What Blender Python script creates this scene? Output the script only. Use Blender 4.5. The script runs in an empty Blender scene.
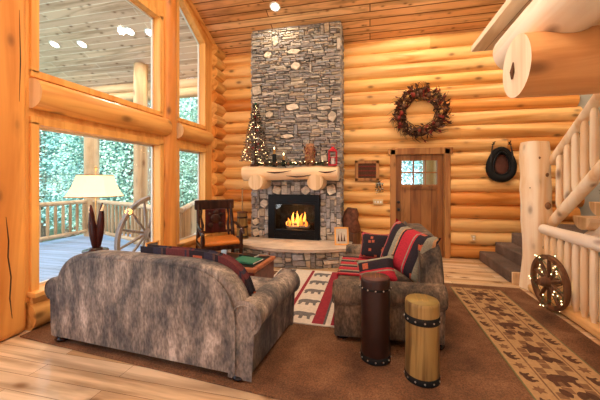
import bpy, math, random
from mathutils import Vector, Matrix, noise
C = bpy.context.collection
PI = math.pi
R = math.radians
random.seed(7)

# ---------------------------------------------------------------- camera, sky, exposure
cam = bpy.data.cameras.new('camera'); camo = bpy.data.objects.new('camera', cam); C.objects.link(camo)
camo.location = (0, 0, 1.53); camo.rotation_euler = (R(90), 0, math.atan(70/300))
cam.sensor_width = 36; cam.lens = 18.0; cam.shift_y = -20/600; cam.clip_start = 0.05; cam.clip_end = 300
bpy.context.scene.camera = camo
W = bpy.data.worlds.new('sky'); bpy.context.scene.world = W; W.use_nodes = True
wn = W.node_tree; wb = wn.nodes['Background']
tc = wn.nodes.new('ShaderNodeTexCoord'); sx = wn.nodes.new('ShaderNodeSeparateXYZ'); cr = wn.nodes.new('ShaderNodeValToRGB')
wn.links.new(tc.outputs['Generated'], sx.inputs[0]); wn.links.new(sx.outputs['Z'], cr.inputs[0]); wn.links.new(cr.outputs[0], wb.inputs[0])
cr.color_ramp.elements[0].position = 0.0; cr.color_ramp.elements[0].color = (.88, .96, 1, 1)
cr.color_ramp.elements[1].position = .6; cr.color_ramp.elements[1].color = (.55, .74, 1, 1)
wb.inputs[1].default_value = 4.0
sun = bpy.data.lights.new('sun', 'SUN'); sun.energy = 8; sun.angle = R(6); sun.color = (1, .96, .9)
suno = bpy.data.objects.new('sun', sun); C.objects.link(suno); suno.rotation_euler = (R(40), 0, R(28))
vs = bpy.context.scene.view_settings
vs.view_transform = 'Standard'; vs.look = 'None'; vs.exposure = -0.07; vs.gamma = 1; vs.use_curve_mapping = False
DOWNLIGHT = 110      # watts of each recessed ceiling lamp
LAMPCOL = (1, .86, .68)

# ---------------------------------------------------------------- materials
def newmat(name):
    m = bpy.data.materials.new(name); m.use_nodes = True
    m.node_tree.nodes['Principled BSDF'].inputs['Specular IOR Level'].default_value = .28
    return m, m.node_tree, m.node_tree.nodes['Principled BSDF']
def ramp(nt, stops, const=False):
    r = nt.nodes.new('ShaderNodeValToRGB'); e = r.color_ramp.elements
    if const: r.color_ramp.interpolation = 'CONSTANT'
    while len(e) < len(stops): e.new(.5)
    for i, (p, c) in enumerate(stops):
        e[i].position = p; e[i].color = (c[0], c[1], c[2], 1)
    return r
def coords(nt, scale, kind='Object', loc=(0, 0, 0)):
    t = nt.nodes.new('ShaderNodeTexCoord'); mp = nt.nodes.new('ShaderNodeMapping')
    nt.links.new(t.outputs[kind], mp.inputs[0]); mp.inputs['Scale'].default_value = scale; mp.inputs['Location'].default_value = loc
    return mp.outputs[0]
def mix(nt, a, b, f, mode='MIX'):
    n = nt.nodes.new('ShaderNodeMix'); n.data_type = 'RGBA'; n.blend_type = mode; n.clamp_factor = True
    for i, v in ((0, f), (6, a), (7, b)):
        if hasattr(v, 'is_output'): nt.links.new(v, n.inputs[i])
        elif i == 0: n.inputs[0].default_value = v
        else: n.inputs[i].default_value = (v[0], v[1], v[2], 1)
    return n.outputs[2]
def noisetex(nt, vec, scale=1, detail=4, dist=0, rough=.55):
    n = nt.nodes.new('ShaderNodeTexNoise'); nt.links.new(vec, n.inputs['Vector'])
    n.inputs['Scale'].default_value = scale; n.inputs['Detail'].default_value = detail; n.inputs['Distortion'].default_value = dist; n.inputs['Roughness'].default_value = rough
    return n.outputs[0]
def bump(nt, b, h, strength=.3, dist=.01):
    n = nt.nodes.new('ShaderNodeBump'); nt.links.new(h, n.inputs['Height']); n.inputs['Strength'].default_value = strength; n.inputs['Distance'].default_value = dist
    nt.links.new(n.outputs[0], b.inputs['Normal'])
def knots(nt, col, axis, density=2.2, dark=(.13, .045, .015), size=.15):
    sc = [density*2.7]*3; sc['XYZ'.index(axis)] = density*1.35
    v = nt.nodes.new('ShaderNodeTexVoronoi'); nt.links.new(coords(nt, sc), v.inputs['Vector']); v.inputs['Scale'].default_value = 1
    r = ramp(nt, [(0, (.85,)*3), (size*.6, (.7,)*3), (size*1.35, (.12,)*3), (size*2.4, (0,)*3)]); nt.links.new(v.outputs['Distance'], r.inputs[0])
    return mix(nt, col, dark, r.outputs[0])
def wood(name, light, dark, axis='X', grain=7, kn=2.2, rough=.45, tint=False, bumpy=.15):
    m, nt, b = newmat(name)
    s = [grain]*3; s['XYZ'.index(axis)] = grain*.07
    n = noisetex(nt, coords(nt, s), 1, 5, 1.2)
    r = ramp(nt, [(.36, dark), (.56, light)]); nt.links.new(n, r.inputs[0])
    col = r.outputs[0]
    if tint:
        a = nt.nodes.new('ShaderNodeAttribute'); a.attribute_name = 'tint'
        col = mix(nt, col, a.outputs['Color'], 1.0, 'MULTIPLY')
    if kn: col = knots(nt, col, axis, kn)
    nt.links.new(col, b.inputs['Base Color']); b.inputs['Roughness'].default_value = rough
    if bumpy: bump(nt, b, n, bumpy)
    return m
def planks(name, c1, c2, gap, width, length, along='X', rough=.4, kn=1.6, gapw=.012, grain=5, gcol=.6, kdark=(.16, .06, .02), bs=.4):
    m, nt, b = newmat(name)
    t = nt.nodes.new('ShaderNodeTexCoord'); sp = nt.nodes.new('ShaderNodeSeparateXYZ'); cb = nt.nodes.new('ShaderNodeCombineXYZ')
    nt.links.new(t.outputs['Object'], sp.inputs[0])
    A, B = ('X', 'Y') if along == 'X' else ('Y', 'X') if along == 'Y' else ('Z', 'X')
    nt.links.new(sp.outputs[A], cb.inputs[0]); nt.links.new(sp.outputs[B], cb.inputs[1])
    br = nt.nodes.new('ShaderNodeTexBrick'); nt.links.new(cb.outputs[0], br.inputs['Vector'])
    br.inputs['Color1'].default_value = (*c1, 1); br.inputs['Color2'].default_value = (*c2, 1); br.inputs['Mortar'].default_value = (*gap, 1)
    br.inputs['Scale'].default_value = 1; br.inputs['Mortar Size'].default_value = gapw/2; br.inputs['Brick Width'].default_value = length; br.inputs['Row Height'].default_value = width
    br.offset = .37; br.inputs['Mortar Smooth'].default_value = .3
    s = [grain]*3; s['XYZ'.index(A)] = grain*.08
    n = noisetex(nt, coords(nt, s), 1, 5, 1.5)
    r = ramp(nt, [(.36, (gcol, gcol*.93, gcol*.86)), (.56, (1, 1, 1))]); nt.links.new(n, r.inputs[0])
    col = mix(nt, br.outputs['Color'], r.outputs[0], 1.0, 'MULTIPLY')
    if kn: col = knots(nt, col, A, kn, kdark)
    nt.links.new(col, b.inputs['Base Color']); b.inputs['Roughness'].default_value = rough
    inv = nt.nodes.new('ShaderNodeMath'); inv.operation = 'SUBTRACT'; inv.inputs[0].default_value = 1; nt.links.new(br.outputs['Fac'], inv.inputs[1])
    bump(nt, b, inv.outputs[0], bs, .006)
    return m
def plain(name, col, rough=.5, metal=0, var=.12, sc=12, bs=0):
    m, nt, b = newmat(name)
    n = noisetex(nt, coords(nt, (sc,)*3), 1, 4)
    r = ramp(nt, [(.25, tuple(c*(1-var) for c in col)), (.75, tuple(min(1, c*(1+var)) for c in col))]); nt.links.new(n, r.inputs[0])
    nt.links.new(r.outputs[0], b.inputs['Base Color']); b.inputs['Roughness'].default_value = rough; b.inputs['Metallic'].default_value = metal
    if bs: bump(nt, b, n, bs)
    return m
def emit(name, col, strength):
    m, nt, b = newmat(name)
    b.inputs['Base Color'].default_value = (*col, 1); b.inputs['Emission Color'].default_value = (*col, 1); b.inputs['Emission Strength'].default_value = strength
    return m
def glassmat(name, ior=1.5, tintc=(1, 1, 1)):
    m = bpy.data.materials.new(name); m.use_nodes = True; nt = m.node_tree; nt.nodes.remove(nt.nodes['Principled BSDF'])
    o = nt.nodes['Material Output']; tr = nt.nodes.new('ShaderNodeBsdfTransparent'); tr.inputs[0].default_value = (*tintc, 1)
    gl = nt.nodes.new('ShaderNodeBsdfGlossy'); gl.inputs['Roughness'].default_value = .01
    lw = nt.nodes.new('ShaderNodeLayerWeight'); lw.inputs[0].default_value = .5
    pw = nt.nodes.new('ShaderNodeMath'); pw.operation = 'POWER'; pw.inputs[1].default_value = 5; nt.links.new(lw.outputs['Facing'], pw.inputs[0])
    fr = nt.nodes.new('ShaderNodeMath'); fr.operation = 'MULTIPLY_ADD'; fr.inputs[1].default_value = .92; fr.inputs[2].default_value = .05; nt.links.new(pw.outputs[0], fr.inputs[0])
    mx = nt.nodes.new('ShaderNodeMixShader'); nt.links.new(fr.outputs[0], mx.inputs[0]); nt.links.new(tr.outputs[0], mx.inputs[1]); nt.links.new(gl.outputs[0], mx.inputs[2])
    nt.links.new(mx.outputs[0], o.inputs[0])
    return m
def stonemat(name):
    m, nt, b = newmat(name)
    a = nt.nodes.new('ShaderNodeAttribute'); a.attribute_name = 'tint'
    n = noisetex(nt, coords(nt, (9, 9, 16)), 1, 7, .6, .65)
    r = ramp(nt, [(.3, (.5, .48, .46)), (.65, (1.1, 1.08, 1.05))]); nt.links.new(n, r.inputs[0])
    nt.links.new(mix(nt, a.outputs['Color'], r.outputs[0], 1.0, 'MULTIPLY'), b.inputs['Base Color']); b.inputs['Roughness'].default_value = .85
    bump(nt, b, n, .6, .02)
    return m
def fabric(name, k=1.0, warm=1.0):
    m, nt, b = newmat(name)
    n = noisetex(nt, coords(nt, (4.5, 4.5, 2.0)), 1, 8, .2, .66)
    gk = k/(1+(warm-1)*.35)
    r = ramp(nt, [(.33, (.04*k, .041*gk, .048*k/warm)), (.45, (.14*k, .122*gk, .11*k/warm)), (.56, (.29*k, .235*gk, .19*k/warm)), (.67, (.56*k, .46*gk, .38*k/warm))]); nt.links.new(n, r.inputs[0])
    n2 = noisetex(nt, coords(nt, (60, 60, 25)), 1, 3)
    r2 = ramp(nt, [(.35, (.6, .6, .6)), (.65, (1.2, 1.2, 1.2))]); nt.links.new(n2, r2.inputs[0])
    nt.links.new(mix(nt, r.outputs[0], r2.outputs[0], 1.0, 'MULTIPLY'), b.inputs['Base Color']); b.inputs['Roughness'].default_value = .8
    b.inputs['Sheen Weight'].default_value = .05
    bump(nt, b, n2, .25, .004)
    return m
def blanket(name, axis='X', scale=3.2, off=0.0, darkw=False):
    """southwestern weave: bands of red, black and sage with blocky figures"""
    m, nt, b = newmat(name)
    t = coords(nt, (scale,)*3, loc=(off, off*.7, off))
    sp = nt.nodes.new('ShaderNodeSeparateXYZ'); nt.links.new(t, sp.inputs[0])
    fr = nt.nodes.new('ShaderNodeMath'); fr.operation = 'FRACT'; nt.links.new(sp.outputs[axis], fr.inputs[0])
    red, blk, sage, tan = (.42, .02, .035), (.02, .013, .018), (.26, .24, .17), (.5, .24, .1)
    if darkw: red, sage, tan = (.13, .03, .03), (.035, .03, .05), (.10, .05, .04)
    r = ramp(nt, [(0, red), (.27, sage), (.31, red), (.36, blk), (.62, blk), (.64, sage), (.8, tan), (.84, blk), (.9, red)], True); nt.links.new(fr.outputs[0], r.inputs[0])
    v = nt.nodes.new('ShaderNodeTexVoronoi'); v.distance = 'CHEBYCHEV'; nt.links.new(t, v.inputs['Vector']); v.inputs['Scale'].default_value = 2.8
    mr = ramp(nt, [(0, (1,)*3), (.24, (0,)*3)], True); nt.links.new(v.outputs['Distance'], mr.inputs[0])
    br = ramp(nt, [(0, (0,)*3), (.36, (1,)*3), (.64, (0,)*3)], True); nt.links.new(fr.outputs[0], br.inputs[0])
    f = nt.nodes.new('ShaderNodeMath'); f.operation = 'MULTIPLY'; nt.links.new(mr.outputs[0], f.inputs[0]); nt.links.new(br.outputs[0], f.inputs[1])
    col = mix(nt, r.outputs[0], (.42, .10, .045), f.outputs[0])
    n = noisetex(nt, coords(nt, (70,)*3), 1, 2)
    r2 = ramp(nt, [(.3, (.75,)*3), (.7, (1.15,)*3)]); nt.links.new(n, r2.inputs[0])
    nt.links.new(mix(nt, col, r2.outputs[0], 1.0, 'MULTIPLY'), b.inputs['Base Color']); b.inputs['Roughness'].default_value = .85
    bump(nt, b, n, .3, .003)
    return m
def carpetmat(name, dark, mid, light):
    m, nt, b = newmat(name)
    n = noisetex(nt, coords(nt, (2.2,)*3), 1, 5, .3)
    n2 = noisetex(nt, coords(nt, (90,)*3), 1, 2)
    r = ramp(nt, [(.3, dark), (.5, mid), (.72, light)]); nt.links.new(n, r.inputs[0])
    r2 = ramp(nt, [(.3, (.55,)*3), (.7, (1.25,)*3)]); nt.links.new(n2, r2.inputs[0])
    nt.links.new(mix(nt, r.outputs[0], r2.outputs[0], 1.0, 'MULTIPLY'), b.inputs['Base Color']); b.inputs['Roughness'].default_value = .95
    bump(nt, b, n2, .8, .012)
    return m
M = {}
M['log'] = wood('honey_log', (.93, .53, .175), (.68, .29, .065), 'X', 5, 1.9, .38, True)
M['logY'] = wood('honey_log_lengthwise', (.90, .50, .155), (.66, .28, .06), 'Y', 5, 1.9, .38, True)
M['postZ'] = wood('golden_post', (.88, .40, .10), (.66, .24, .05), 'Z', 4, 1.7, .4)
M['frame'] = wood('golden_trim', (.90, .46, .125), (.74, .32, .075), 'Z', 6, 0, .4)
M['pale'] = wood('peeled_pale_log', (.95, .78, .56), (.82, .54, .29), 'Z', 4, 1.8, .45)
M['paleX'] = wood('peeled_pale_log_x', (.90, .64, .38), (.74, .46, .22), 'X', 4, 1.6, .45)
M['paleY'] = wood('peeled_pale_log_y', (.94, .86, .74), (.84, .70, .54), 'Y', 4, 1.5, .45)
M['orangeX'] = wood('orange_beam_log', (.80, .42, .17), (.60, .26, .085), 'X', 5, 1.2, .45)
M['cut'] = wood('fresh_cut_end', (.93, .80, .62), (.80, .62, .42), 'Z', 5, 1.2, .5)
M['cut2'] = wood('tan_cut_end', (.86, .62, .36), (.66, .42, .20), 'Z', 9, 0, .5)
M['ceil'] = planks('ceiling_boards', (.96, .64, .34), (.70, .32, .11), (.20, .065, .018), .145, 5.3, 'X', .4, 3.4, .02, 6, .55)
M['soffit'] = planks('porch_soffit_boards', (.80, .60, .45), (.62, .44, .33), (.95, .88, .76), .16, 3.4, 'X', .6, 2.6, .012, 5, .65)
M['floor'] = planks('hickory_floor', (.90, .68, .44), (.66, .40, .19), (.18, .08, .03), .15, 1.9, 'X', .2, 1.7, .004, 4, .55, bs=.15)
M['deck'] = planks('blue_grey_decking', (.36, .46, .62), (.30, .39, .54), (.12, .15, .2), .14, 4, 'X', .5, 0, .012, 6, .85)
M['door'] = planks('knotty_door_boards', (.42, .19, .055), (.26, .095, .024), (.10, .03, .01), .2, 9, 'Z', .4, 2.2, .008, 7, .62)
M['doorframe'] = wood('dark_knotty_frame', (.46, .21, .065), (.28, .105, .03), 'Z', 8, 2.2, .45)
M['stone'] = stonemat('ledge_stone')
M['mortar'] = plain('mortar', (.13, .118, .105), .95)
M['slab'] = plain('hearth_slab_stone', (.62, .50, .38), .6, 0, .22, 5, .3)
M['black'] = plain('black_metal', (.012, .012, .013), .35, .6)
M['soot'] = plain('soot_black', (.008, .007, .006), .8)
M['iron'] = plain('dark_iron', (.05, .045, .042), .5, .8)
M['fabric'] = fabric('mottled_velvet')
M['fabric_shaded'] = fabric('shaded_brown_velvet', .6, 1.6)  # brown, and darker than the sofa velvet to hold the loveseat's shade
M['blk_wood'] = plain('black_lacquer', (.012, .010, .010), .18)
M['carpet'] = carpetmat('brown_carpet', (.10, .045, .022), (.20, .092, .042), (.33, .165, .08))
M['stepcarpet'] = carpetmat('taupe_step_carpet', (.11, .075, .055), (.17, .115, .085), (.26, .18, .135))
M['darkwood'] = wood('dark_walnut', (.05, .018, .010), (.016, .006, .004), 'Z', 9, 0, .25)
M['redwood'] = wood('dark_red_trunk_wood', (.15, .03, .016), (.06, .012, .007), 'X', 8, 0, .3)
M['orange_leather'] = plain('orange_leather', (.62, .19, .03), .35, 0, .2, 9)
M['brown_leather'] = plain('brown_leather', (.028, .011, .008), .32, 0, .25, 14)
M['brown_leather_top'] = plain('brown_leather_top', (.11, .042, .03), .4, 0, .2, 14)
M['stump'] = wood('yellow_stump_wood', (.34, .21, .065), (.11, .055, .018), 'Z', 10, 1.6, .4)
M['stumptop'] = plain('straw_yellow_top', (.30, .20, .055), .5, 0, .15, 20)
M['wagon'] = wood('weathered_grey_wood', (.30, .25, .22), (.16, .13, .115), 'Z', 10, 0, .7)
M['wagon2'] = wood('dark_brown_wheel_wood', (.17, .075, .035), (.075, .03, .015), 'Z', 10, 0, .5)
M['shade'] = None
M['glass'] = glassmat('window_glass')
M['doorglass'] = glassmat('door_glass', 1.5, (.9, .97, 1))
M['bulb'] = emit('warm_bulb', (1, .72, .36), 7)
M['discl'] = emit('lamp_disc', (1, .93, .8), 12)
M['flame'] = emit('flame', (1, .26, .03), 1.5)
M['flame2'] = emit('flame_core', (1, .42, .07), 2.0)
M['needle'] = plain('pine_needles', (.035, .06, .03), .7, 0, .5, 20)
M['twig'] = plain('dark_twigs', (.07, .03, .018), .8, 0, .3, 20)
M['cone'] = plain('pine_cone_brown', (.12, .05, .025), .7, 0, .35, 30)
M['red'] = plain('dark_red_leaves', (.22, .025, .014), .6, 0, .4, 20)
M['red2'] = plain('red_paint', (.48, .02, .03), .4, 0, .2, 20)
M['gold'] = plain('gold_brown', (.45, .24, .07), .5, 0, .3, 20)
M['cream'] = plain('cream_weave', (.62, .54, .43), .9, 0, .12, 30)
M['rugred'] = plain('crimson_weave', (.26, .02, .03), .9, 0, .25, 30)
M['rugblk'] = plain('charcoal_weave', (.10, .085, .08), .9, 0, .3, 30)
M['ruggrey'] = plain('grey_weave', (.15, .135, .125), .9, 0, .35, 60)
M['tan'] = plain('tan_weave', (.42, .25, .11), .9, 0, .18, 40)
M['tan2'] = plain('dark_tan_weave', (.20, .10, .045), .9, 0, .3, 40)
M['brownw'] = plain('chocolate_weave', (.09, .038, .018), .9, 0, .3, 40)
M['olive'] = plain('olive_edge_weave', (.16, .14, .06), .9, 0, .2, 40)
M['plaster'] = plain('sage_grey_plaster', (.52, .51, .44), .9, 0, .05, 3)
M['plate'] = plain('brass_plate', (.72, .52, .25), .35, .3)
M['white'] = plain('white_paper', (.8, .78, .74), .6)
M['blue'] = plain('pale_blue', (.32, .46, .62), .5)
M['green'] = plain('dark_green_cover', (.03, .16, .09), .5)
M['ground'] = plain('forest_floor', (.16, .24, .13), .95, 0, .5, .8)
M['leafA'] = plain('hazed_blue_green_foliage', (.26, .50, .47), .7, 0, .5, 1.2)  # outdoor haze is mixed into this leaf colour
M['leafB'] = plain('hazed_green_foliage', (.42, .62, .50), .7, 0, .45, 1.2)  # brightened and blued leaf colour, standing in for haze
M['bark'] = plain('grey_bark', (.26, .20, .15), .9, 0, .3, 6)
m, nt, b = newmat('lamp_shade_cloth'); b.inputs['Base Color'].default_value = (.9, .72, .48, 1); b.inputs['Roughness'].default_value = .8
b.inputs['Emission Color'].default_value = (1, .76, .46, 1); b.inputs['Emission Strength'].default_value = 1.0; M['shade'] = m
M['blanketX'] = blanket('patterned_weave_x', 'X', 3.4)
M['blanketY'] = blanket('patterned_weave_y', 'Y', 4.5, .3)
M['blanketP'] = blanket('patterned_weave_p', 'Y', 3.0, .55)
M['blanketT'] = blanket('patterned_weave_dark', 'X', 1.9, .62, True)
M['blanketZ'] = blanket('patterned_weave_z', 'Z', 5.2, .15)

M['barkred'] = plain('red_brown_bark', (.14, .05, .025), .8, 0, .6, 14, .8)
M['frost'] = plain('frosted_needles', (.30, .22, .18), .8, 0, .4, 20)
M['mottle'] = plain('mottled_bark', (.34, .16, .08), .7, 0, .5, 25)
M['knot'] = plain('pale_knot', (.24, .11, .045), .5, 0, .3, 30)
M['railY'] = wood('golden_base_rail', (.86, .52, .22), (.66, .33, .11), 'Y', 6, 1.2, .4)
M['loftboards'] = planks('loft_boards', (.95, .80, .60), (.86, .64, .42), (.3, .18, .09), .3, 5, 'Y', .5, 1.4, .006, 5, .8, bs=.2)
M['trunklid'] = wood('worn_lid_wood', (.46, .17, .07), (.26, .07, .035), 'X', 8, 0, .35)
M['redwood2'] = wood('lamp_base_dark_red', (.06, .012, .01), (.02, .005, .005), 'Z', 8, 0, .25)
M['lampbulb'] = emit('lamp_bulb', (1, .8, .5), 8)
M['postpale'] = wood('pale_porch_log', (.56, .37, .20), (.36, .22, .11), 'Z', 4, 1.4, .6)  # darkened so the colour carries the backlit tone of posts and balusters
M['postpaleX'] = wood('pale_porch_log_x', (.62, .43, .25), (.42, .27, .14), 'X', 4, 1.4, .6)

# ---------------------------------------------------------------- mesh builder
class MB:
    def __init__(s): s.v = []; s.f = []; s.mi = []; s.sm = []; s.t = []
    def add(s, verts, faces, mi=0, smooth=False, tint=(1, 1, 1)):
        o = len(s.v); s.v += [tuple(p) for p in verts]
        for f in faces: s.f.append([i+o for i in f]); s.mi.append(mi); s.sm.append(smooth); s.t.append(tint)
        return s
    def box(s, a, b, mi=0, tint=(1, 1, 1), M_=None):
        (x0, y0, z0), (x1, y1, z1) = a, b
        p = [Vector(q) for q in ((x0, y0, z0), (x1, y0, z0), (x1, y1, z0), (x0, y1, z0), (x0, y0, z1), (x1, y0, z1), (x1, y1, z1), (x0, y1, z1))]
        if M_ is not None: p = [M_ @ q for q in p]
        return s.add(p, [(3, 2, 1, 0), (4, 5, 6, 7), (0, 1, 5, 4), (1, 2, 6, 5), (2, 3, 7, 6), (3, 0, 4, 7)], mi, False, tint)
    def tube(s, pts, rs, seg=12, mi=0, cap=True, tint=(1, 1, 1), wob=0, capmi=None, flat=None, seed=0):
        pts = [Vector(p) for p in pts]
        if not hasattr(rs, '__len__'): rs = [rs]*len(pts)
        rings = []; up = None
        for i, p in enumerate(pts):
            d = (pts[min(i+1, len(pts)-1)]-pts[max(i-1, 0)]).normalized()
            if up is None: up = Vector((0, 0, 1)) if abs(d.z) < .9 else Vector((0, 1, 0))
            x = d.cross(up).normalized(); y = x.cross(d).normalized(); up = y
            ring = []
            for k in range(seg):
                a = 2*PI*k/seg; r = rs[i]
                if wob: r *= 1+wob*noise.noise(Vector((math.cos(a)*1.3+seed*7.1, math.sin(a)*1.3, p.length*2.2+seed)))
                q = p+x*math.cos(a)*r+y*math.sin(a)*r
                ring.append(q)
            rings.append(ring)
        vs_ = [q for r_ in rings for q in r_]; fs = []
        for i in range(len(pts)-1):
            for k in range(seg):
                k2 = (k+1) % seg
                fs.append((i*seg+k, i*seg+k2, (i+1)*seg+k2, (i+1)*seg+k))
        s.add(vs_, fs, mi, True, tint)
        if cap:
            cm = mi if capmi is None else capmi
            s.add(rings[0], [tuple(range(seg))[::-1]], cm, False, tint); s.add(rings[-1], [tuple(range(seg))], cm, False, tint)
        return s
    def lathe(s, prof, c=(0, 0, 0), seg=20, mi=0, sx=1, sy=1, smooth=True):
        vs_ = []; fs = []
        for (r, z) in prof:
            for k in range(seg):
                a = 2*PI*k/seg; vs_.append((c[0]+r*math.cos(a)*sx, c[1]+r*math.sin(a)*sy, c[2]+z))
        for i in range(len(prof)-1):
            for k in range(seg):
                k2 = (k+1) % seg; fs.append((i*seg+k, i*seg+k2, (i+1)*seg+k2, (i+1)*seg+k))
        s.add(vs_, fs, mi, smooth)
        n = len(prof)
        s.add([vs_[k] for k in range(seg)], [tuple(range(seg))[::-1]], mi); s.add([vs_[(n-1)*seg+k] for k in range(seg)], [tuple(range(seg))], mi)
        return s
    def ball(s, c, r, seg=10, mi=0, sz=1, sx=1, sy=1):
        n = max(4, seg//2+1)
        pr = [(r*math.sin(PI*i/n), -r*math.cos(PI*i/n)*sz) for i in range(n+1)]
        pr[0] = (r*.02, pr[0][1]); pr[-1] = (r*.02, pr[-1][1])
        return s.lathe(pr, c, seg, mi, sx, sy)
    def prism(s, pts, fn0, fn1, mi=0, smooth=False, tint=(1, 1, 1)):
        """pts: closed 2D outline, fn0/fn1 map a 2D point to the two end positions"""
        n = len(pts); a = [fn0(*p) for p in pts]; b_ = [fn1(*p) for p in pts]
        s.add(a+b_, [(i, (i+1) % n, n+(i+1) % n, n+i) for i in range(n)], mi, smooth, tint)
        s.add(a, [tuple(range(n))[::-1]], mi, False, tint); s.add(b_, [tuple(range(n))], mi, False, tint)
        return s
    def build(s, name, mats, parent=None, bevel=0, seg=2, loc=None, rz=0):
        me = bpy.data.meshes.new(name); me.from_pydata(s.v, [], s.f)
        if not isinstance(mats, (list, tuple)): mats = [mats]
        for m_ in mats: me.materials.append(M[m_] if isinstance(m_, str) else m_)
        me.polygons.foreach_set('material_index', s.mi); me.polygons.foreach_set('use_smooth', s.sm)
        if any(t != (1, 1, 1) for t in s.t):
            at = me.color_attributes.new('tint', 'FLOAT_COLOR', 'CORNER'); buf = []
            for f, t in zip(s.f, s.t): buf += [t[0], t[1], t[2], 1.0]*len(f)
            at.data.foreach_set('color', buf)
        me.update(); import bmesh
        bm = bmesh.new(); bm.from_mesh(me); bmesh.ops.recalc_face_normals(bm, faces=bm.faces)
        if bevel: bmesh.ops.remove_doubles(bm, verts=bm.verts, dist=1e-5)
        bm.to_mesh(me); bm.free()
        o = bpy.data.objects.new(name, me); C.objects.link(o)
        if parent: o.parent = parent
        if loc: o.location = loc
        o.rotation_euler[2] = rz
        if bevel:
            md = o.modifiers.new('bevel', 'BEVEL'); md.width = bevel; md.segments = seg; md.limit_method = 'ANGLE'; md.angle_limit = R(40); md.harden_normals = False
        return o
def tag(o, label=None, cat=None, group=None, kind=None):
    if label: o['label'] = label
    if cat: o['category'] = cat
    if group: o['group'] = group
    if kind: o['kind'] = kind
    return o
def thing(name, label, cat, loc=(0, 0, 0), rz=0, group=None):
    o = bpy.data.objects.new(name, None); C.objects.link(o); o.location = loc; o.rotation_euler[2] = rz; o.empty_display_size = .1
    return tag(o, label, cat, group)
def struct(o): o['kind'] = 'structure'; return o
def copy_tree(o, parent=None):
    c = o.copy(); C.objects.link(c)
    if parent: c.parent = parent
    for ch in list(o.children): copy_tree(ch, c)
    return c
def rr(a, b): return random.uniform(a, b)
def lamp_light(parent, name, kind, loc, power, col, size, rot=(0, 0, 0), spot=None):
    l = bpy.data.lights.new(name, kind); l.energy = power; l.color = col
    if kind == 'AREA': l.shape = 'DISK'; l.size = size
    else: l.shadow_soft_size = size
    if spot: l.spot_size = spot; l.spot_blend = .6
    o = bpy.data.objects.new(name, l); C.objects.link(o); o.location = loc; o.rotation_euler = rot; o.parent = parent
    return o

YB = 6.42; XL = -3.4; CZ0 = 4.42; CM = .45
def cz(y): return CZ0+CM*(YB-y)
RIDGE = .6

# ---------------------------------------------------------------- setting: floor, ceiling, walls
b = MB(); b.box((XL-.3, -2.4, -.2), (4.6, YB+.3, 0)); struct(b.build('floor', 'floor'))
def slopeslab(x0, x1, y0, y1, th, z_off=0):
    q = MB()
    ys = [y0] + ([RIDGE] if y0 < RIDGE < y1 else []) + [y1]
    zz = lambda y: (cz(y) if y >= RIDGE else cz(2*RIDGE-y))+z_off
    for a, c in zip(ys, ys[1:]):
        q.add([(x0, a, zz(a)), (x1, a, zz(a)), (x1, c, zz(c)), (x0, c, zz(c)), (x0, a, zz(a)+th), (x1, a, zz(a)+th), (x1, c, zz(c)+th), (x0, c, zz(c)+th)],
              [(3, 2, 1, 0), (4, 5, 6, 7), (0, 1, 5, 4), (1, 2, 6, 5), (2, 3, 7, 6), (3, 0, 4, 7)])
    return q
struct(slopeslab(XL-.14, 4.6, -2.4, YB+.2, .2).build('ceiling', 'ceil'))

def logtint():
    t = random.choice([0, 0, 1, 1, 2, 2]); j = rr(.85, 1.08)
    return [(1.0*j, 1.0*j, .98*j), (1.05*j, 1.12*j, 1.3*j), (.88*j, .66*j, .48*j)][t]
def log_run(q, axis, a0, a1, fixed, z, r, splits=True, seed=0):
    """log along axis; fixed is the other horizontal coordinate of its centre"""
    cuts = [a0]
    if splits and a1-a0 > 2.2: cuts.append(rr(a0+.8, a1-.8))
    cuts.append(a1)
    for c0, c1 in zip(cuts, cuts[1:]):
        n = max(2, int((c1-c0)/.35)); t = logtint(); rs = []; pts = []
        for i in range(n+1):
            a = c0+(c1-c0)*i/n; jz = .007*noise.noise(Vector((a*.8, z*5, seed)))
            pts.append((a, fixed, z+jz) if axis == 'X' else (fixed, a, z+jz)); rs.append(r*(1+.05*noise.noise(Vector((a*.9, z*3.3, seed+4)))))
        q.tube(pts, rs, 20, 0, True, t, .012, None, seed=z)
PITCH = .26
wb_ = MB(); DX0, DX1, DZ1 = .42, 1.50, 2.14
for i in range(17):
    z = .13+i*PITCH; end = 3.70+rr(-.05, .05)
    if z < DZ1:
        log_run(wb_, 'X', XL-.1, DX0, YB+.09, z, .146, True, 1); log_run(wb_, 'X', DX1, end, YB+.09, z, .146, False, 2)
    else: log_run(wb_, 'X', XL-.1, end, YB+.09, z, .146, True, 3)
wb_.box((XL-.1, YB+.1, 0), (DX0, YB+.22, DZ1)); wb_.box((DX1, YB+.1, 0), (3.7, YB+.22, DZ1)); wb_.box((XL-.1, YB+.1, DZ1), (3.7, YB+.22, CZ0+.1))
struct(wb_.build('wall_back', 'log'))
q = MB(); q.box((3.6, YB+.09, 0), (4.6, YB+.2, CZ0+.1))
q.box((4.3, -.5, 0), (4.4, YB+.1, 0.01))
q.build('wall_back_right', 'plaster')['kind'] = 'structure'
q = MB(); prof = [(-2.4, 0), (YB+.1, 0), (YB+.1, cz(YB)), (RIDGE, cz(RIDGE)), (-2.4, cz(2*RIDGE+2.4))]
q.prism(prof, lambda y, z: (4.3, y, z), lambda y, z: (4.42, y, z)); struct(q.build('wall_right', 'plaster'))

q = MB()
for x0, x1, z0, z1 in ((XL-.14, -2.4, 0, 6), (-.6, .6, 0, 6), (2.4, 4.4, 0, 6), (-2.4, -.6, 0, .5), (.6, 2.4, 0, .5), (-2.4, -.6, 2.3, 6), (.6, 2.4, 2.3, 6)): q.box((x0, -2.5, z0), (x1, -2.4, z1))
struct(q.build('wall_front_added', 'frame'))  # unseen wall added behind the camera; its openings shape the daylight fill
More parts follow.
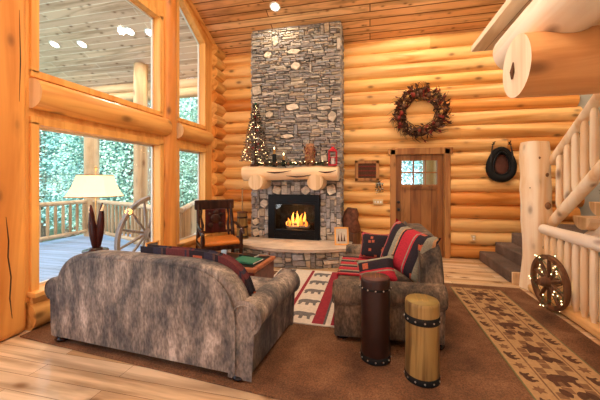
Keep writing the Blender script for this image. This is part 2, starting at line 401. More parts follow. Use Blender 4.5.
# left gable wall: openings
def yzbox(q, y0, y1, z0, z1, x0=XL-.14, x1=XL, mi=0): q.box((x0, y0, z0), (x1, y1, z1), mi)
W1Y0, W1Y1, W2Y0, W2Y1 = 2.43, 4.30, 4.80, 5.68
SZ, LT, UB, UT = .38, 2.11, 2.66, 4.22
# post at the left edge of the view, window post between, corner logs
q = MB(); n = 24
pts = [(XL-.02, 2.06, -.0), (XL-.02, 2.06, 2.2), (XL-.02, 2.06, 4.5), (XL-.02, 2.06, 5.95)]
q.box((XL-.32, 1.78, 0), (XL+.05, 2.33, 5.85)); struct(q.build('trim_1', 'postZ', None, .07, 4))
tp = bpy.data.objects['trim_1']
for pl in ([(2.13, 1.18), (2.15, .95), (2.145, .8), (2.17, .6), (2.16, .4), (2.18, .2)], [(2.24, 3.2), (2.25, 2.7), (2.24, 2.3)]):
    q = MB(); n_ = len(pl); q.tube([(XL+.05, y, z) for y, z in pl], [.002]+[.006]*(n_-2)+[.002], 6); q.build('timber_check', 'twig', tp)
q = MB(); q.tube([(XL-.05, 4.575, z) for z in (0, 1, 2, 3, 4, 5.15)], .16, 24, wob=.01); struct(q.build('trim_2', 'postZ'))
# beams (half-buried logs)
q = MB(); q.tube([(XL+.02, y, 2.42) for y in (2.36, 2.9, 3.5, 4.0, 4.42)], [.155, .16, .158, .155, .15], 22, capmi=1, wob=.02); struct(q.build('trim_3', ['logYp', 'cut2'] if 'logYp' in M else ['frame', 'cut2']))
q = MB(); q.tube([(XL+.02, y, 2.42) for y in (4.74, 5.3, 5.8)], [.145, .15, .14], 22, capmi=1, wob=.02); struct(q.build('trim_4', ['frame', 'cut2']))
# wall fabric around the openings
q = MB()
yzbox(q, 2.30, W1Y0, .28, 5.9); yzbox(q, W1Y1, W2Y0, .28, 5.2); yzbox(q, W2Y1, 6.02, .28, cz(6.02)+.02)
yzbox(q, W1Y0, W1Y1, LT, UB-.0); yzbox(q, W2Y0, W2Y1, LT, UB)
yzbox(q, W1Y0, W1Y1, UT, 5.35); yzbox(q, W1Y0, W2Y1, .28, SZ); yzbox(q, W1Y0, W1Y1, 5.3, 5.9)
rk = lambda y: 4.40+.62*(5.68-y)
q.prism([(W2Y0, rk(W2Y0)), (W2Y1, rk(W2Y1)), (6.02, rk(W2Y1)-.1), (6.02, cz(6.02)+.02), (W2Y0, cz(W2Y0)+.02)], lambda y, z: (XL-.137, y, z), lambda y, z: (XL-.004, y, z))
yzbox(q, -2.4, -.6, 0, 5.2); yzbox(q, -.6, 1.9, 0, .4); yzbox(q, -.6, 1.9, 2.3, 6.0)
struct(q.build('wall_left', 'frame', None, .008, 2))
# logs under the sills and the short corner logs
q = MB()
log_run(q, 'Y', 2.34, 6.3, XL-.02, .13, .145, False, 5)
q.box((XL-.14, 2.34, .0), (XL-.04, 6.4, .30), 0, (1, 1, 1))
for i in range(17):
    z = i*PITCH+.26
    if z < cz(6.1)-.1: log_run(q, 'Y', 6.0, 6.55, XL+.0, z, .14, False, i)
q.box((XL-.14, 6.0, 0), (XL-.02, YB+.1, CZ0+.02), 0, (1, 1, 1))
struct(q.build('wall_left_logs', 'logY'))
# rear lower part of the room, far behind the camera: knee wall
# casings (trim boards standing proud of the wall)
def casing(n, y0, y1, z0, z1, top=None):
    fr = MB(); t = .07
    zt = (lambda y: z1) if top is None else top
    x0, x1 = XL-.13, XL+.035
    fr.box((x0, y0-t, z0-.02), (x1, y0+.006, zt(y0)+.02)); fr.box((x0, y1-.006, z0-.02), (x1, y1+t, zt(y1)+.03))
    fr.prism([(y0-t, zt(y0-t)-.006), (y1+t, zt(y1+t)-.006), (y1+t, zt(y1+t)+t*1.15), (y0-t, zt(y0-t)+t*1.15)], lambda y, z: (x0, y, z), lambda y, z: (x1, y, z))
    if z0 > 1: fr.box((x0, y0-t, z0-t), (x1, y1+t, z0+.006))
    o = struct(fr.build('window_%d' % n, 'frame', None, .006, 2))
    sash = MB(); w = .03; xs0, xs1 = XL-.13, XL-.10
    def bar(p, q_): sash.prism([p[0], p[1], q_[1], q_[0]], lambda y, z: (xs0, y, z), lambda y, z: (xs1, y, z))
    bar([(y0, z0), (y0+w, z0)], [(y0, zt(y0)), (y0+w, zt(y0+w))]); bar([(y1-w, z0), (y1, z0)], [(y1-w, zt(y1-w)), (y1, zt(y1))])
    bar([(y0, z0), (y1, z0)], [(y0, z0+w), (y1, z0+w)]); bar([(y0, zt(y0)-w*1.1), (y1, zt(y1)-w*1.1)], [(y0, zt(y0)), (y1, zt(y1))])
    sash.build('window_sash', 'whitevinyl', o)
    g = MB(); g.add([(XL-.115, y0, z0), (XL-.115, y1, z0), (XL-.115, y1, zt(y1)), (XL-.115, y0, zt(y0))], [(0, 1, 2, 3)]); g.build('pane', 'glass', o)
    if z0 < 1:
        s_ = MB(); s_.box((x0, y0-.09, z0-.05), (XL+.11, y1+.09, z0+.006)); s_.box((XL-.02, y0-.07, z0-.13), (XL+.04, y1+.07, z0-.05)); s_.build('window_sill', 'frameY', o, .01)
    return o
M['whitevinyl'] = plain('sash_pale', (.72, .70, .62), .4, 0, .03)
M['frameY'] = wood('golden_trim_lengthwise', (.88, .45, .13), (.70, .29, .07), 'Y', 6, 1.2, .35)
casing(1, W1Y0, W1Y1, SZ, LT); casing(2, W2Y0, W2Y1, SZ, LT); casing(3, W1Y0, W1Y1, UB, UT); casing(4, W2Y0, W2Y1, UB, 0, rk)
bpy.data.objects['trim_3'].data.materials[0] = M['frameY']; bpy.data.objects['trim_4'].data.materials[0] = M['frameY']
# rake board along the ceiling above the gable windows
q = MB(); q.prism([(2.3, cz(2.3)-.10), (6.05, cz(6.05)-.10), (6.05, cz(6.05)+.01), (2.3, cz(2.3)+.01)], lambda y, z: (XL-.12, y, z), lambda y, z: (XL+.05, y, z))
struct(q.build('trim_5', 'frameY', None, .01))

# front door in the back wall
d = MB(); fy = YB-.07
for x0, x1, z0, z1 in ((.40, .51, 0, 2.15), (1.42, 1.53, 0, 2.15), (.36, 1.57, 2.04, 2.17)): d.box((x0, fy, z0), (x1, YB+.2, z1))
door = struct(d.build('door_1', 'doorframe', None, .01))
dl = MB(); y0, y1 = YB+.0, YB+.05
PX0, PX1, PZ0, PZ1 = .63, 1.30, 1.44, 1.92
dl.box((.51, y0, 0), (PX0, y1, 2.04)); dl.box((PX1, y0, 0), (1.42, y1, 2.04)); dl.box((PX0, y0, PZ1), (PX1, y1, 2.04)); dl.box((PX0, y0, PZ0-.1), (PX1, y1, PZ0))
dl.box((PX0, y0, 0), (PX1, y1, .22)); dl.box((PX0, y0+.022, .22), (PX1, y1-.005, PZ0-.1))
dl.box((PX0+.02, y0-.02, PZ0-.06), (PX1-.02, y0, PZ0-.02))
leaf = dl.build('door_leaf', 'door', door, .005)
for i in range(1, 3):
    mu = MB(); x = PX0+(PX1-PX0)*i/3; mu.box((x-.014, y0, PZ0), (x+.014, y1, PZ1)); mu.build('glazing_bar', 'door', leaf)
mu = MB(); mu.box((PX0, y0+.002, (PZ0+PZ1)/2-.014), (PX1, y1-.002, (PZ0+PZ1)/2+.014)); mu.build('glazing_bar', 'door', leaf)
g = MB(); g.box((PX0, y0+.02, PZ0), (PX1, y0+.026, PZ1)); g.build('door_glass', 'doorglass', leaf)
h = MB(); h.lathe([(.028, 0), (.028, .012), (.012, .014), (.012, .05), (.03, .055), (.03, .085), (.015, .095)], (0, 0, 0), 14)
for z, nm in ((.93, 'door_knob'), (1.08, 'deadbolt')):
    o = h.build(nm, 'iron', leaf); o.location = (.565, y0, z); o.rotation_euler = (R(90), 0, 0); o.scale = (1, 1, 1 if nm == 'door_knob' else .4)
t = MB(); t.box((.3, YB-.07+.07, 0), (1.6, YB+.6, .02)); 

# recessed lamps: one above the chimney, the rest added unseen for light
def downlight(x, y, label, group=None, k=1.0):
    t = thing('recessed_ceiling_light', label, 'ceiling light', (x, y, cz(y) if y >= RIDGE else cz(2*RIDGE-y)), 0, group)
    a = math.atan(CM)*(-1 if y >= RIDGE else 1)
    q = MB(); q.lathe([(.075, -.004), (.105, -.008), (.108, .0), (.075, .0)], seg=24); o = q.build('trim_ring', 'white', t); o.rotation_euler[0] = a
    q = MB(); q.lathe([(.074, -.006), (.05, -.010), (.01, -.012)], seg=24); o = q.build('lamp_disc', 'discl', t); o.rotation_euler[0] = a
    lamp_light(t, 'downlight_beam', 'SPOT', (0, 0, -.06), DOWNLIGHT*k, LAMPCOL, .09, (0, 0, 0), R(165))
downlight(-1.77, 5.48, 'glowing round recessed lamp in the board ceiling above the stone chimney', None, .45)
for (x, y) in ((.9, 5.3), (3.0, 5.3), (-2.0, 3.3), (.3, 3.3), (-2.0, 1.0), (.3, 1.0), (-1.8, -1.2), (.6, -1.2)):
    downlight(x, y, 'added unseen recessed lamp in the high board ceiling lighting the room', 'added unseen lamps in the board ceiling')  # these lamps are unseen and added to light the room

ch = thing('fill_chandelier', 'added unseen iron chandelier giving fill light from above the view', 'chandelier', (-.5, 1.5, 3.9))  # fixture added out of view to brighten the ceiling and room
q = MB(); q.tube([(.45*math.cos(2*PI*k/24), .45*math.sin(2*PI*k/24), 0) for k in range(25)], .015, 8); q.build('ring', 'black', ch)
q = MB()
for k in range(3): q.tube([(.45*math.cos(2*PI*k/3), .45*math.sin(2*PI*k/3), 0), (0, 0, .5)], .006, 6)
q.tube([(0, 0, .5), (0, 0, cz(1.5)-3.9)], .008, 6); q.build('chain', 'black', ch)
for k in range(6):
    q = MB(); q.ball((.45*math.cos(2*PI*k/6), .45*math.sin(2*PI*k/6), .06), .035, 10, sz=1.3); q.build('light_bulb', 'bulb', ch)
    lamp_light(ch, 'chandelier_fill_light', 'POINT', (.45*math.cos(2*PI*k/6), .45*math.sin(2*PI*k/6), .1), 45, LAMPCOL, .05)
# ---------------------------------------------------------------- stone work
PAL = [(.40, .36, .32), (.31, .28, .255), (.48, .42, .34), (.24, .22, .205), (.52, .46, .39), (.34, .335, .34), (.42, .34, .25), (.30, .27, .26)]
def stonework(q, P, Wd, Ht, holes=(), cell=.034, ch=None, wr=(3, 11), hr=(1, 3), big=.03, seed=1, dr=(.02, .06), lit=1.12):
    """dry-laid stones over a Wd x Ht sheet; P(u, v, d) gives the place of a point d proud of the sheet"""
    rnd = random.Random(seed); nu, nv = int(round(Wd/cell)), int(round(Ht/(ch or cell))); cu, cv = Wd/nu, Ht/nv
    occ = [[False]*nv for _ in range(nu)]
    for (a, b_, c, d) in holes:
        for i in range(nu):
            for j in range(nv):
                if a < (i+.5)*cu < b_ and c < (j+.5)*cv < d: occ[i][j] = True
    def jit(i, j):
        e = 0 if i in (0, nu) else 1
        for (a, b_, c, d) in holes:
            if a-cu < i*cu < b_+cu and c-cv < j*cv < d+cv: e = 0
        return (i*cu+e*.010*noise.noise(Vector((i*3.7, j*5.1, seed))), j*cv+.016*noise.noise(Vector((i*1.9+9, j*2.3, seed*3))))
    for j in range(nv):
        for i in range(nu):
            if occ[i][j]: continue
            if rnd.random() < big: w, h_ = rnd.randint(4, 8), rnd.randint(4, 7 if ch is None else 9)
            else: w, h_ = rnd.randint(*wr), rnd.randint(*hr)
            w = min(w, nu-i); h_ = min(h_, nv-j)
            for k in range(w):
                if occ[i+k][j]: w = k; break
            for l in range(h_):
                if any(occ[i+k][j+l] for k in range(w)): h_ = l; break
            if i+w < nu and nu-(i+w) < 2 and not occ[nu-1][j] : w = nu-i if all(not occ[x][y] for x in range(i, nu) for y in range(j, j+h_)) else w
            for k in range(w):
                for l in range(h_): occ[i+k][j+l] = True
            g = .004; d = rnd.uniform(*dr); t = rnd.choice(PAL); f = rnd.uniform(.8, 1.2)*lit; t = tuple(x*f for x in t)
            if w > 3 and h_ > 3: t = (.62*f, .53*f, .42*f)
            # outline with a few extra points so that stones are not plain rectangles
            o = [jit(i, j), jit(i+w//2, j), jit(i+w, j), jit(i+w, j+h_), jit(i+w//2, j+h_), jit(i, j+h_)] if w > 1 else [jit(i, j), jit(i+w, j), jit(i+w, j+h_), jit(i, j+h_)]
            if w > 2 and h_ > 1 and rnd.random() < .7:
                o2 = []
                for (x, y) in (o[0], o[2], o[3], o[5]): o2.append((x, y))
                cx = rnd.uniform(.15, .4)*cu*min(w, 3); cy = rnd.uniform(.2, .45)*cv
                o = [(o2[0][0]+cx*.6, o2[0][1]), o[1], (o2[1][0], o2[1][1]+cy*.5), (o2[2][0], o2[2][1]-cy), (o2[2][0]-cx, o2[2][1]), o[4], (o2[3][0], o2[3][1]-cy*.4)]
            if w > 3 and h_ > 3:
                x0_, y0_, x1_, y1_ = i*cu, j*cv, (i+w)*cu, (j+h_)*cv; a_ = rnd.uniform(.05, .85)
                o = [(x0_+(x1_-x0_)*a_, y0_), (x1_, y0_+(y1_-y0_)*a_*.8), (x1_-(x1_-x0_)*.12, y1_-(y1_-y0_)*.2), (x0_+(x1_-x0_)*(1-a_), y1_), (x0_, y1_-(y1_-y0_)*a_*.7), (x0_+(x1_-x0_)*.08, y0_+(y1_-y0_)*.25)]
            mx = sum(x for x, y in o)/len(o); my = sum(y for x, y in o)/len(o)
            def ins(k): 
                r_ = []
                for x, y in o:
                    dx, dy = mx-x, my-y; L = math.hypot(dx, dy) or 1; kk = min(k*1.3, L*.5); r_.append((x+dx/L*kk, y+dy/L*kk))
                return r_
            a, b_, c = ins(g), ins(g+.002), ins(g+.009); n = len(o); tl = rnd.uniform(-.09, .09); t2 = rnd.uniform(-.09, .09)
            dd = lambda x, y, s_: max(.008, s_+tl*(x-mx)+t2*(y-my))
            vs_ = [P(x, y, -.01) for x, y in a]+[P(x, y, dd(x, y, d*.8)) for x, y in b_]+[P(x, y, dd(x, y, d)) for x, y in c]
            fs = [(k, (k+1) % n, n+(k+1) % n, n+k) for k in range(n)]+[(n+k, n+(k+1) % n, 2*n+(k+1) % n, 2*n+k) for k in range(n)]+[tuple(range(2*n, 3*n))]
            q.add(vs_, fs, 0, False, t)
CX0, CX1, CY = -2.40, -.56, 5.90
FX0, FX1, FZ0, FZ1 = -2.03, -.965, .36, 1.235
CT = cz(CY)
fp = thing('stone_fireplace', 'tall grey ledgestone chimney breast with firebox and raised curved hearth', 'fireplace', (0, 0, 0))
q = MB()
YW = YB-.06
for a, c in (((CX0, CY, 0), (FX0, YW, 4.2)), ((FX1, CY, 0), (CX1, YW, 4.2)), ((FX0, CY, FZ1), (FX1, YW, 4.2)), ((FX0, CY+.44, 0), (FX1, YW, FZ1)), ((FX0, CY, 0), (FX1, CY+.44, FZ0))): q.box(a, c)
q.prism([(CY, 4.2), (YW, 4.2), (YW, cz(YW)), (CY, cz(CY))], lambda y, z: (CX0, y, z), lambda y, z: (CX1, y, z))
q.build('mortar_core', 'mortar', fp)
HZ = .34
q = MB()
stonework(q, lambda u, v, d: (CX0+u, CY-d, HZ+v), CX1-CX0, 1.50-HZ, [(FX0-CX0, FX1-CX0, 0, FZ1-HZ)], cell=.04, wr=(2, 5), hr=(1, 5), big=.08, seed=5, lit=1.35)
stonework(q, lambda u, v, d: (CX0+u, CY-d, 1.50+v), CX1-CX0, CT-1.50-.03, [], .036, .027, (2, 9), (1, 2), .022, 9)
stonework(q, lambda u, v, d: (CX1+d, CY+u-.03, v), YB-CY-.02, CT-.05, [], .04, .03, (2, 5), (1, 2), .0, 3, (.01, .035))
stonework(q, lambda u, v, d: (CX0-d, CY+u-.03, v), YB-CY-.02, CT-.05, [], .04, .03, (2, 5), (1, 2), .0, 4, (.01, .035))
q.build('stone_facing', 'stone', fp)
# hearth: bowed front
front = []
for i in range(15):
    s_ = i/14; x = -2.78+s_*(2.78-.40); front.append((x, 5.62-.66*math.sin(PI*min(1, max(0, .06+s_*.78)))**.8))
poly = [(-2.95, 5.88), (-2.95, 5.62)]+front+[(-.34, 5.42), (-.34, 5.88)]
def off(p, k):
    cx, cy = -1.5, 5.9
    return (cx+(p[0]-cx)*(1-k), cy+(p[1]-cy)*(1-k))
base = [off(p, .035) for p in poly]
q = MB(); inner = [off(p, .07) for p in poly]; q.prism(inner, lambda x, y: (x, y, 0), lambda x, y: (x, y, HZ-.05)); q.build('hearth_core', 'mortar', fp)
cum = [0]
for a, c in zip(base, base[1:]): cum.append(cum[-1]+math.hypot(c[0]-a[0], c[1]-a[1]))
def hp(u, v, d):
    for i in range(len(base)-1):
        if u <= cum[i+1] or i == len(base)-2:
            f = (u-cum[i])/(cum[i+1]-cum[i]); a, c = base[i], base[i+1]
            tx, ty = (c[0]-a[0]), (c[1]-a[1]); L = math.hypot(tx, ty)
            return (a[0]+tx*f+ty/L*(d-.04), a[1]+ty*f-tx/L*(d-.04), v)
q = MB(); stonework(q, hp, cum[-1], HZ-.055, [], .042, .036, (2, 7), (1, 3), .05, 12, (.015, .045)); q.build('hearth_stone', 'stone', fp)
q = MB(); q.prism(poly, lambda x, y: (x, y, HZ-.055), lambda x, y: (x, y, HZ)); q.build('hearth_slab', 'slab', fp, .012, 2)
# firebox
fb = thing('fireplace_insert', 'black framed glass-front fireplace insert with burning fire', 'fireplace insert', (0, 0, 0))
q = MB(); y0, y1 = CY-.075, CY-.0; ix0, ix1, iz0, iz1 = FX0+.14, FX1-.10, FZ0+.17, FZ1-.20
for a, c in (((FX0, y0, FZ0-.02), (ix0, y1, FZ1)), ((ix1, y0, FZ0-.02), (FX1, y1, FZ1)), ((ix0, y0, iz1), (ix1, y1, FZ1)), ((ix0, y0, FZ0-.02), (ix1, y1, iz0))): q.box(a, c)
q.box((ix0-.03, y0-.012, iz1+.05), (ix1+.03, y0, iz1+.075)); q.box((ix0-.03, y0-.012, iz0-.09), (ix1+.03, y0, iz0-.065))
q.build('metal_surround', 'black', fb, .006)
q = MB(); X0, X1, Y1 = FX0+.01, FX1-.01, CY+.42
q.add([(X0, CY, FZ0), (X1, CY, FZ0), (X1-.1, Y1, FZ0), (X0+.1, Y1, FZ0), (X0, CY, FZ1), (X1, CY, FZ1), (X1-.1, Y1, FZ1), (X0+.1, Y1, FZ1)], [(0, 1, 2, 3), (4, 5, 6, 7), (2, 3, 7, 6), (1, 2, 6, 5), (3, 0, 4, 7)])
q.build('firebox_lining', 'soot', fb)
g = MB(); g.box((ix0, CY-.03, iz0), (ix1, CY-.025, iz1)); g.build('insert_glass', 'glass', fb)
fcx = (ix0+ix1)/2+.02
for i, (x, y, l, a) in enumerate(((0, .2, .5, .1), (.02, .12, .46, -.12), (-.03, .16, .4, .25))):
    q = MB(); z = iz0+.02+(.07 if i == 2 else 0); q.tube([(fcx+x-l/2*math.cos(a), CY+y-l/2*math.sin(a)*.4, z), (fcx+x+l/2*math.cos(a), CY+y+l/2*math.sin(a)*.4, z+.02)], [.04, .035], 10, wob=.1, seed=i); q.build('fire_log', 'bark', fb)
rnd = random.Random(3)
for i, (x, h_) in enumerate(((-.17, .20), (-.10, .33), (-.04, .26), (.02, .37), (.08, .30), (.13, .34), (.19, .17), (-.22, .12))):
    q = MB(); n = 8; pts = []; rs = []
    for k in range(n+1):
        f = k/n; pts.append((fcx+x+.022*math.sin(f*5+i*2.1)*f, CY+.09+.05*(i % 3), iz0+.05+f*h_*.85)); rs.append(max(.002, .034*math.sin(PI*min(1, .18+f*.82))*(1-.35*f)))
    q.tube(pts, rs, 8); q.build('flame', 'flame2' if i % 2 else 'flame', fb)
lamp_light(fb, 'fire_glow', 'POINT', (fcx, CY+.1, iz0+.25), 14, (1, .45, .12), .08)
# mantel
MZ = 1.66
mt = thing('mantel_log', 'peeled pale log mantel resting on two round log corbels', 'mantel', (0, 0, 0))
q = MB(); pts = [(-2.47+i*.158, 5.62+.012*math.sin(i*1.3), MZ+.012*math.sin(i*.9)) for i in range(13)]
q.tube(pts, [.145, .15, .15, .135, .125, .115, .115, .12, .13, .135, .14, .14, .142], 22, capmi=1, wob=.12, seed=3); q.build('log', ['paleX', 'cut'], mt)
for x0, ln, z in ((-2.0, .55, .03), (-1.55, .5, -.05), (-.95, .36, .03)):
    q = MB(); q.tube([(x0, 5.49, MZ+z), (x0+ln*.4, 5.475, MZ+z-.02), (x0+ln*.7, 5.478, MZ+z-.01), (x0+ln, 5.492, MZ+z+.02)], [.003, .016, .012, .003], 8, wob=.4); q.build('bark_gash', 'twig', mt)
for x in (-2.125, -.975):
    q = MB(); q.tube([(x, 5.37, 1.49), (x, 5.6, 1.49), (x, CY, 1.49)], [.145, .147, .15], 24, capmi=1, wob=.03, seed=x); q.build('corbel', ['paleX', 'cut2'], mt)
MT = MZ+.135

# mantel ornaments
def shards(q, n, f, size, mi=0, elong=3.0, rnd=random):
    """little pointed leaves scattered by f() -> (centre, direction)"""
    for _ in range(n):
        c, d = f(); c = Vector(c); d = Vector(d).normalized(); u = d.orthogonal().normalized(); u.rotate(Matrix.Rotation(rnd.uniform(0, 6.28), 3, d)); L = size*rnd.uniform(.6, 1.3); w = L/elong
        m_ = mi if not hasattr(mi, '__len__') else rnd.choice(mi)
        q.add([c, c+d*L*.5+u*w*.5, c+d*L, c+d*L*.5-u*w*.5], [(0, 1, 2, 3)], m_)
ct = thing('christmas_tree', 'small lit and frosted Christmas tree standing on the left end of the mantel', 'christmas tree', (-2.22, 5.62, MT))
q = MB(); q.tube([(0, 0, 0), (0, 0, 1.25)], [.03, .008], 8); q.box((-.08, -.08, 0), (.08, .08, .05)); q.build('trunk', 'twig', ct)
rnd = random.Random(5)
def tf():
    z = .12+1.2*rnd.random()**1.25; r = .27*(1.35-z)/1.2*rnd.random()**.5; a = rnd.uniform(0, 6.28)
    return (r*math.cos(a), r*math.sin(a), z), (math.cos(a), math.sin(a), rnd.uniform(-.3, .5))
q = MB(); shards(q, 4200, tf, .055, [0, 1, 1, 2], 4, rnd); q.build('foliage', ['needle', 'frost', 'cone'], ct)
bulb = MB().ball((0, 0, 0), .0075, 8); first = None
for i in range(95):
    z = .12+1.15*rnd.random()**1.2; r = .262*(1.35-z)/1.2*rr(.8, 1.05); a = rnd.uniform(0, 6.28)
    if first is None: first = bulb.build('light_bulb', 'bulb', ct); o = first
    else: o = first.copy(); C.objects.link(o)
    o.location = (r*math.cos(a), r*math.sin(a), z)
for i in range(16):
    z = .2+.95*rnd.random(); r = .2*(1.35-z)/1.2; a = rnd.uniform(PI, 2*PI)
    q = MB(); q.ball((r*math.cos(a), r*math.sin(a), z), .02, 8); q.build('bauble', 'red2' if i % 3 else 'white', ct)
q = MB(); q.ball((0, 0, 1.3), .03, 8, sz=1.6); q.build('tree_top', 'green', ct)
ct.scale = (1, 1, .95)
# garland along the mantel
gl = thing('mantel_garland', 'dark evergreen garland with warm lights and cones along the mantel top', 'garland', (0, 0, MT))
rnd = random.Random(8)
def gf():
    x = rnd.uniform(-2.2, -.75); a = rnd.uniform(0, PI)
    return (x, 5.60+.06*math.cos(a), .015+.04*rnd.random()), (rnd.uniform(-1, 1), rnd.uniform(-1, .6), rnd.uniform(0, .8))
q = MB(); shards(q, 800, gf, .06, [0, 0, 1], 4, rnd); q.build('foliage', ['needle', 'twig'], gl)
for i in range(30):
    o = first.copy(); C.objects.link(o); o.parent = gl; o.location = (rnd.uniform(-2.15, -.75), 5.58+rnd.uniform(-.06, .03), .05+rnd.uniform(0, .04))
for i in range(6):
    q = MB(); x = -2.0+i*.24; q.ball((x, 5.53, .04), .03, 8, sz=1.3); q.build('pine_cone', 'cone', gl)
def candle(x, y, h_, r, label):
    t = thing('candle_holder', label, 'candle', (x, y, MT)); q = MB(); q.lathe([(r, 0), (r*.9, .02), (r*.95, h_), (r*.6, h_+.005)], seg=16); q.build('holder', 'soot', t)
    q = MB(); q.lathe([(r*.6, 0), (r*.62, .09)], (0, 0, h_), 14); q.build('candle_stick', 'gold', t)
    q = MB(); q.ball((0, 0, h_+.12), .012, 8, sz=2.2); q.build('candle_flame', 'bulb', t)
candle(-1.83, 5.62, .24, .042, 'taller black candle holder standing beside the small Christmas tree')
candle(-1.64, 5.62, .12, .035, 'shorter black candle holder second from the small Christmas tree')
t = thing('pillar_candle', 'mottled red-brown pillar candle standing on the mantel beside the red lantern', 'candle', (-1.12, 5.62, MT))
q = MB(); q.lathe([(.085, 0), (.088, .1), (.08, .33), (.083, .42), (.05, .43)], seg=18); q.build('pillar', 'mottle' if 'mottle' in M else 'cone', t)
q = MB(); shards(q, 260, lambda: ((lambda a, z: ((.085*math.cos(a), .085*math.sin(a), z), (math.cos(a)*.6, math.sin(a)*.6, -1)))(rr(0, 6.28), rr(.03, .42))), .05, [0, 1, 2], 2); q.build('bark_scales', ['cone', 'red', 'gold'], t)
t = thing('lantern', 'red metal lantern on the right end of the mantel', 'lantern', (-.68, 5.62, MT))
q = MB(); q.box((-.075, -.075, 0), (.075, .075, .03)); q.box((-.075, -.075, .27), (.075, .075, .29)); q.lathe([(.08, .29), (.03, .34), (.02, .36)], seg=4)
for sx_ in (-1, 1):
    for sy_ in (-1, 1): q.box((sx_*.07-.008, sy_*.07-.008, .03), (sx_*.07+.008, sy_*.07+.008, .27))
    q.box((sx_*.07-.005, -.07, .14), (sx_*.07+.005, .07, .155)); 
q.box((-.07, -.078, .14), (.07, -.07, .155)); q.build('frame', 'red2', t)
q = MB(); q.lathe([(.03, .03), (.03, .17)], seg=12); q.build('candle_stick', 'white', t)
q = MB(); q.tube([(-.03, 0, .35), (-.03, 0, .39), (0, 0, .41), (.03, 0, .39), (.03, 0, .35)], .004, 6); q.build('handle', 'red2', t)

# things by the hearth
t = thing('butter_churn', 'brown wooden banded churn with plunger stick left of the fireplace', 'churn', (-2.54, 5.70, HZ)); t.scale = (1.15, 1.15, 1.2)
q = MB(); q.lathe([(.105, 0), (.10, .02), (.085, .42), (.088, .43)], seg=18); q.build('staves', 'stump', t)
for z, r in ((.04, .104), (.2, .098), (.36, .09)):
    q = MB(); q.lathe([(r, z-.015), (r+.004, z-.012), (r+.003, z+.012), (r-.001, z+.015)], seg=18); q.build('band', 'brown_leather', t)
q = MB(); q.lathe([(.095, .43), (.095, .45), (.02, .46)], seg=18); q.build('lid', 'cone', t)
q = MB(); q.tube([(0, 0, .4), (.0, 0, .85)], .012, 8); q.build('plunger', 'tan', t)
t = thing('framed_picture', 'small light framed picture of trees leaning on the right end of the hearth', 'picture', (-.50, 5.50, HZ), R(12))
q = MB(); Mx = Matrix.Rotation(R(-14), 4, 'X')
for a, c in (((-.13, 0, 0), (-.10, .02, .33)), ((.10, 0, 0), (.13, .02, .33)), ((-.13, 0, 0), (.13, .02, .03)), ((-.13, 0, .30), (.13, .02, .33))): q.box(a, c, M_=Mx)
q.build('frame', 'frame', t)
q = MB(); q.box((-.10, .008, .03), (.10, .016, .30), M_=Mx); q.build('picture_mat', 'cream', t)
q = MB()
for x, h_ in ((-.055, .14), (0, .17), (.05, .13)): q.prism([(x-.02, .07), (x+.02, .07), (x+.008, .07+h_*.5), (x, .07+h_)], lambda a, z: tuple(Mx @ Vector((a, .007, z))), lambda a, z: tuple(Mx @ Vector((a, .004, z))))
q.build('printed_trees', 'cone', t)
t = thing('rustic_stump_seat', 'dark carved hollow log stump between the chimney and the front door', 'stump', (-.34, 6.02, 0), R(10))
q = MB(); q.tube([(0, 0, 0), (0, 0, .15), (.01, 0, .3), (0, .01, .45), (.01, 0, .52)], [.19, .17, .155, .165, .15], 18, wob=.35, seed=5); q.build('trunk', 'wagon2', t)
q = MB(); q.tube([(0, .04, .48), (-.02, .05, .6), (-.03, .06, .75), (-.01, .05, .88), (.0, .05, .97)], [.17, .18, .165, .15, .10], 18, wob=.45, seed=9); q.build('hollow_top', 'barkred', t)

# ---------------------------------------------------------------- things on the back wall
WY = YB-.065
wr = thing('autumn_wreath', 'large twig wreath of red and brown leaves above the front door', 'wreath', (.965, WY-.06, 2.86))
rnd = random.Random(11); q = MB()
for k in range(26):
    a0 = rnd.uniform(0, 6.28); L = rnd.uniform(1.5, 3.5); r0 = rnd.uniform(.27, .46); pts = []
    for i in range(12):
        a = a0+L*i/11; r = r0+.03*math.sin(i*1.1+k); pts.append((r*math.cos(a), rnd.uniform(-.04, .04), r*math.sin(a)))
    q.tube(pts, .008, 5)
for k in range(44):
    a = rnd.uniform(0, 6.28); r = .4; q.tube([(r*math.cos(a), 0, r*math.sin(a)), ((r+.14)*math.cos(a+.15), -.03, (r+.14)*math.sin(a+.15)), ((r+rnd.uniform(.16, .26))*math.cos(a+.3), -.05, (r+.2)*math.sin(a+.3))], [.006, .004, .002], 5)
q.build('twig_ring', 'twig', wr)
def wf():
    a = rnd.uniform(0, 6.28); r = rnd.gauss(.375, .06); 
    return (r*math.cos(a), rnd.uniform(-.10, .01), r*math.sin(a)), (math.cos(a+rnd.uniform(-1.2, 1.2)), rnd.uniform(-.8, .1), math.sin(a+rnd.uniform(-1.2, 1.2)))
q = MB(); shards(q, 620, wf, .10, [0, 0, 1, 2, 2, 3], 2.2, rnd); q.build('leaf_cluster', ['twig', 'red', 'brownw', 'cone'], wr)
for k in range(22):
    a = rnd.uniform(0, 6.28); r = rnd.gauss(.37, .05); q = MB(); q.ball((0, 0, 0), rnd.uniform(.025, .042), 8, sz=1.3); o = q.build('pine_cone' if k % 2 else 'dried_flower', 'cone' if k % 2 else ('gold' if k % 8 == 0 else 'red'), wr); o.location = (r*math.cos(a), -.09, r*math.sin(a))
t = thing('framed_weaving', 'small wood framed plaid picture on the log wall left of the door', 'picture', (-.06, WY-.02, 1.72))
q = MB()
for a, c in (((-.24, 0, -.21), (-.18, .05, .21)), ((.18, 0, -.21), (.24, .05, .21)), ((-.24, 0, .15), (.24, .05, .21)), ((-.24, 0, -.21), (.24, .05, -.15))): q.box(a, c)
q.build('frame', 'doorframe', t, .006)
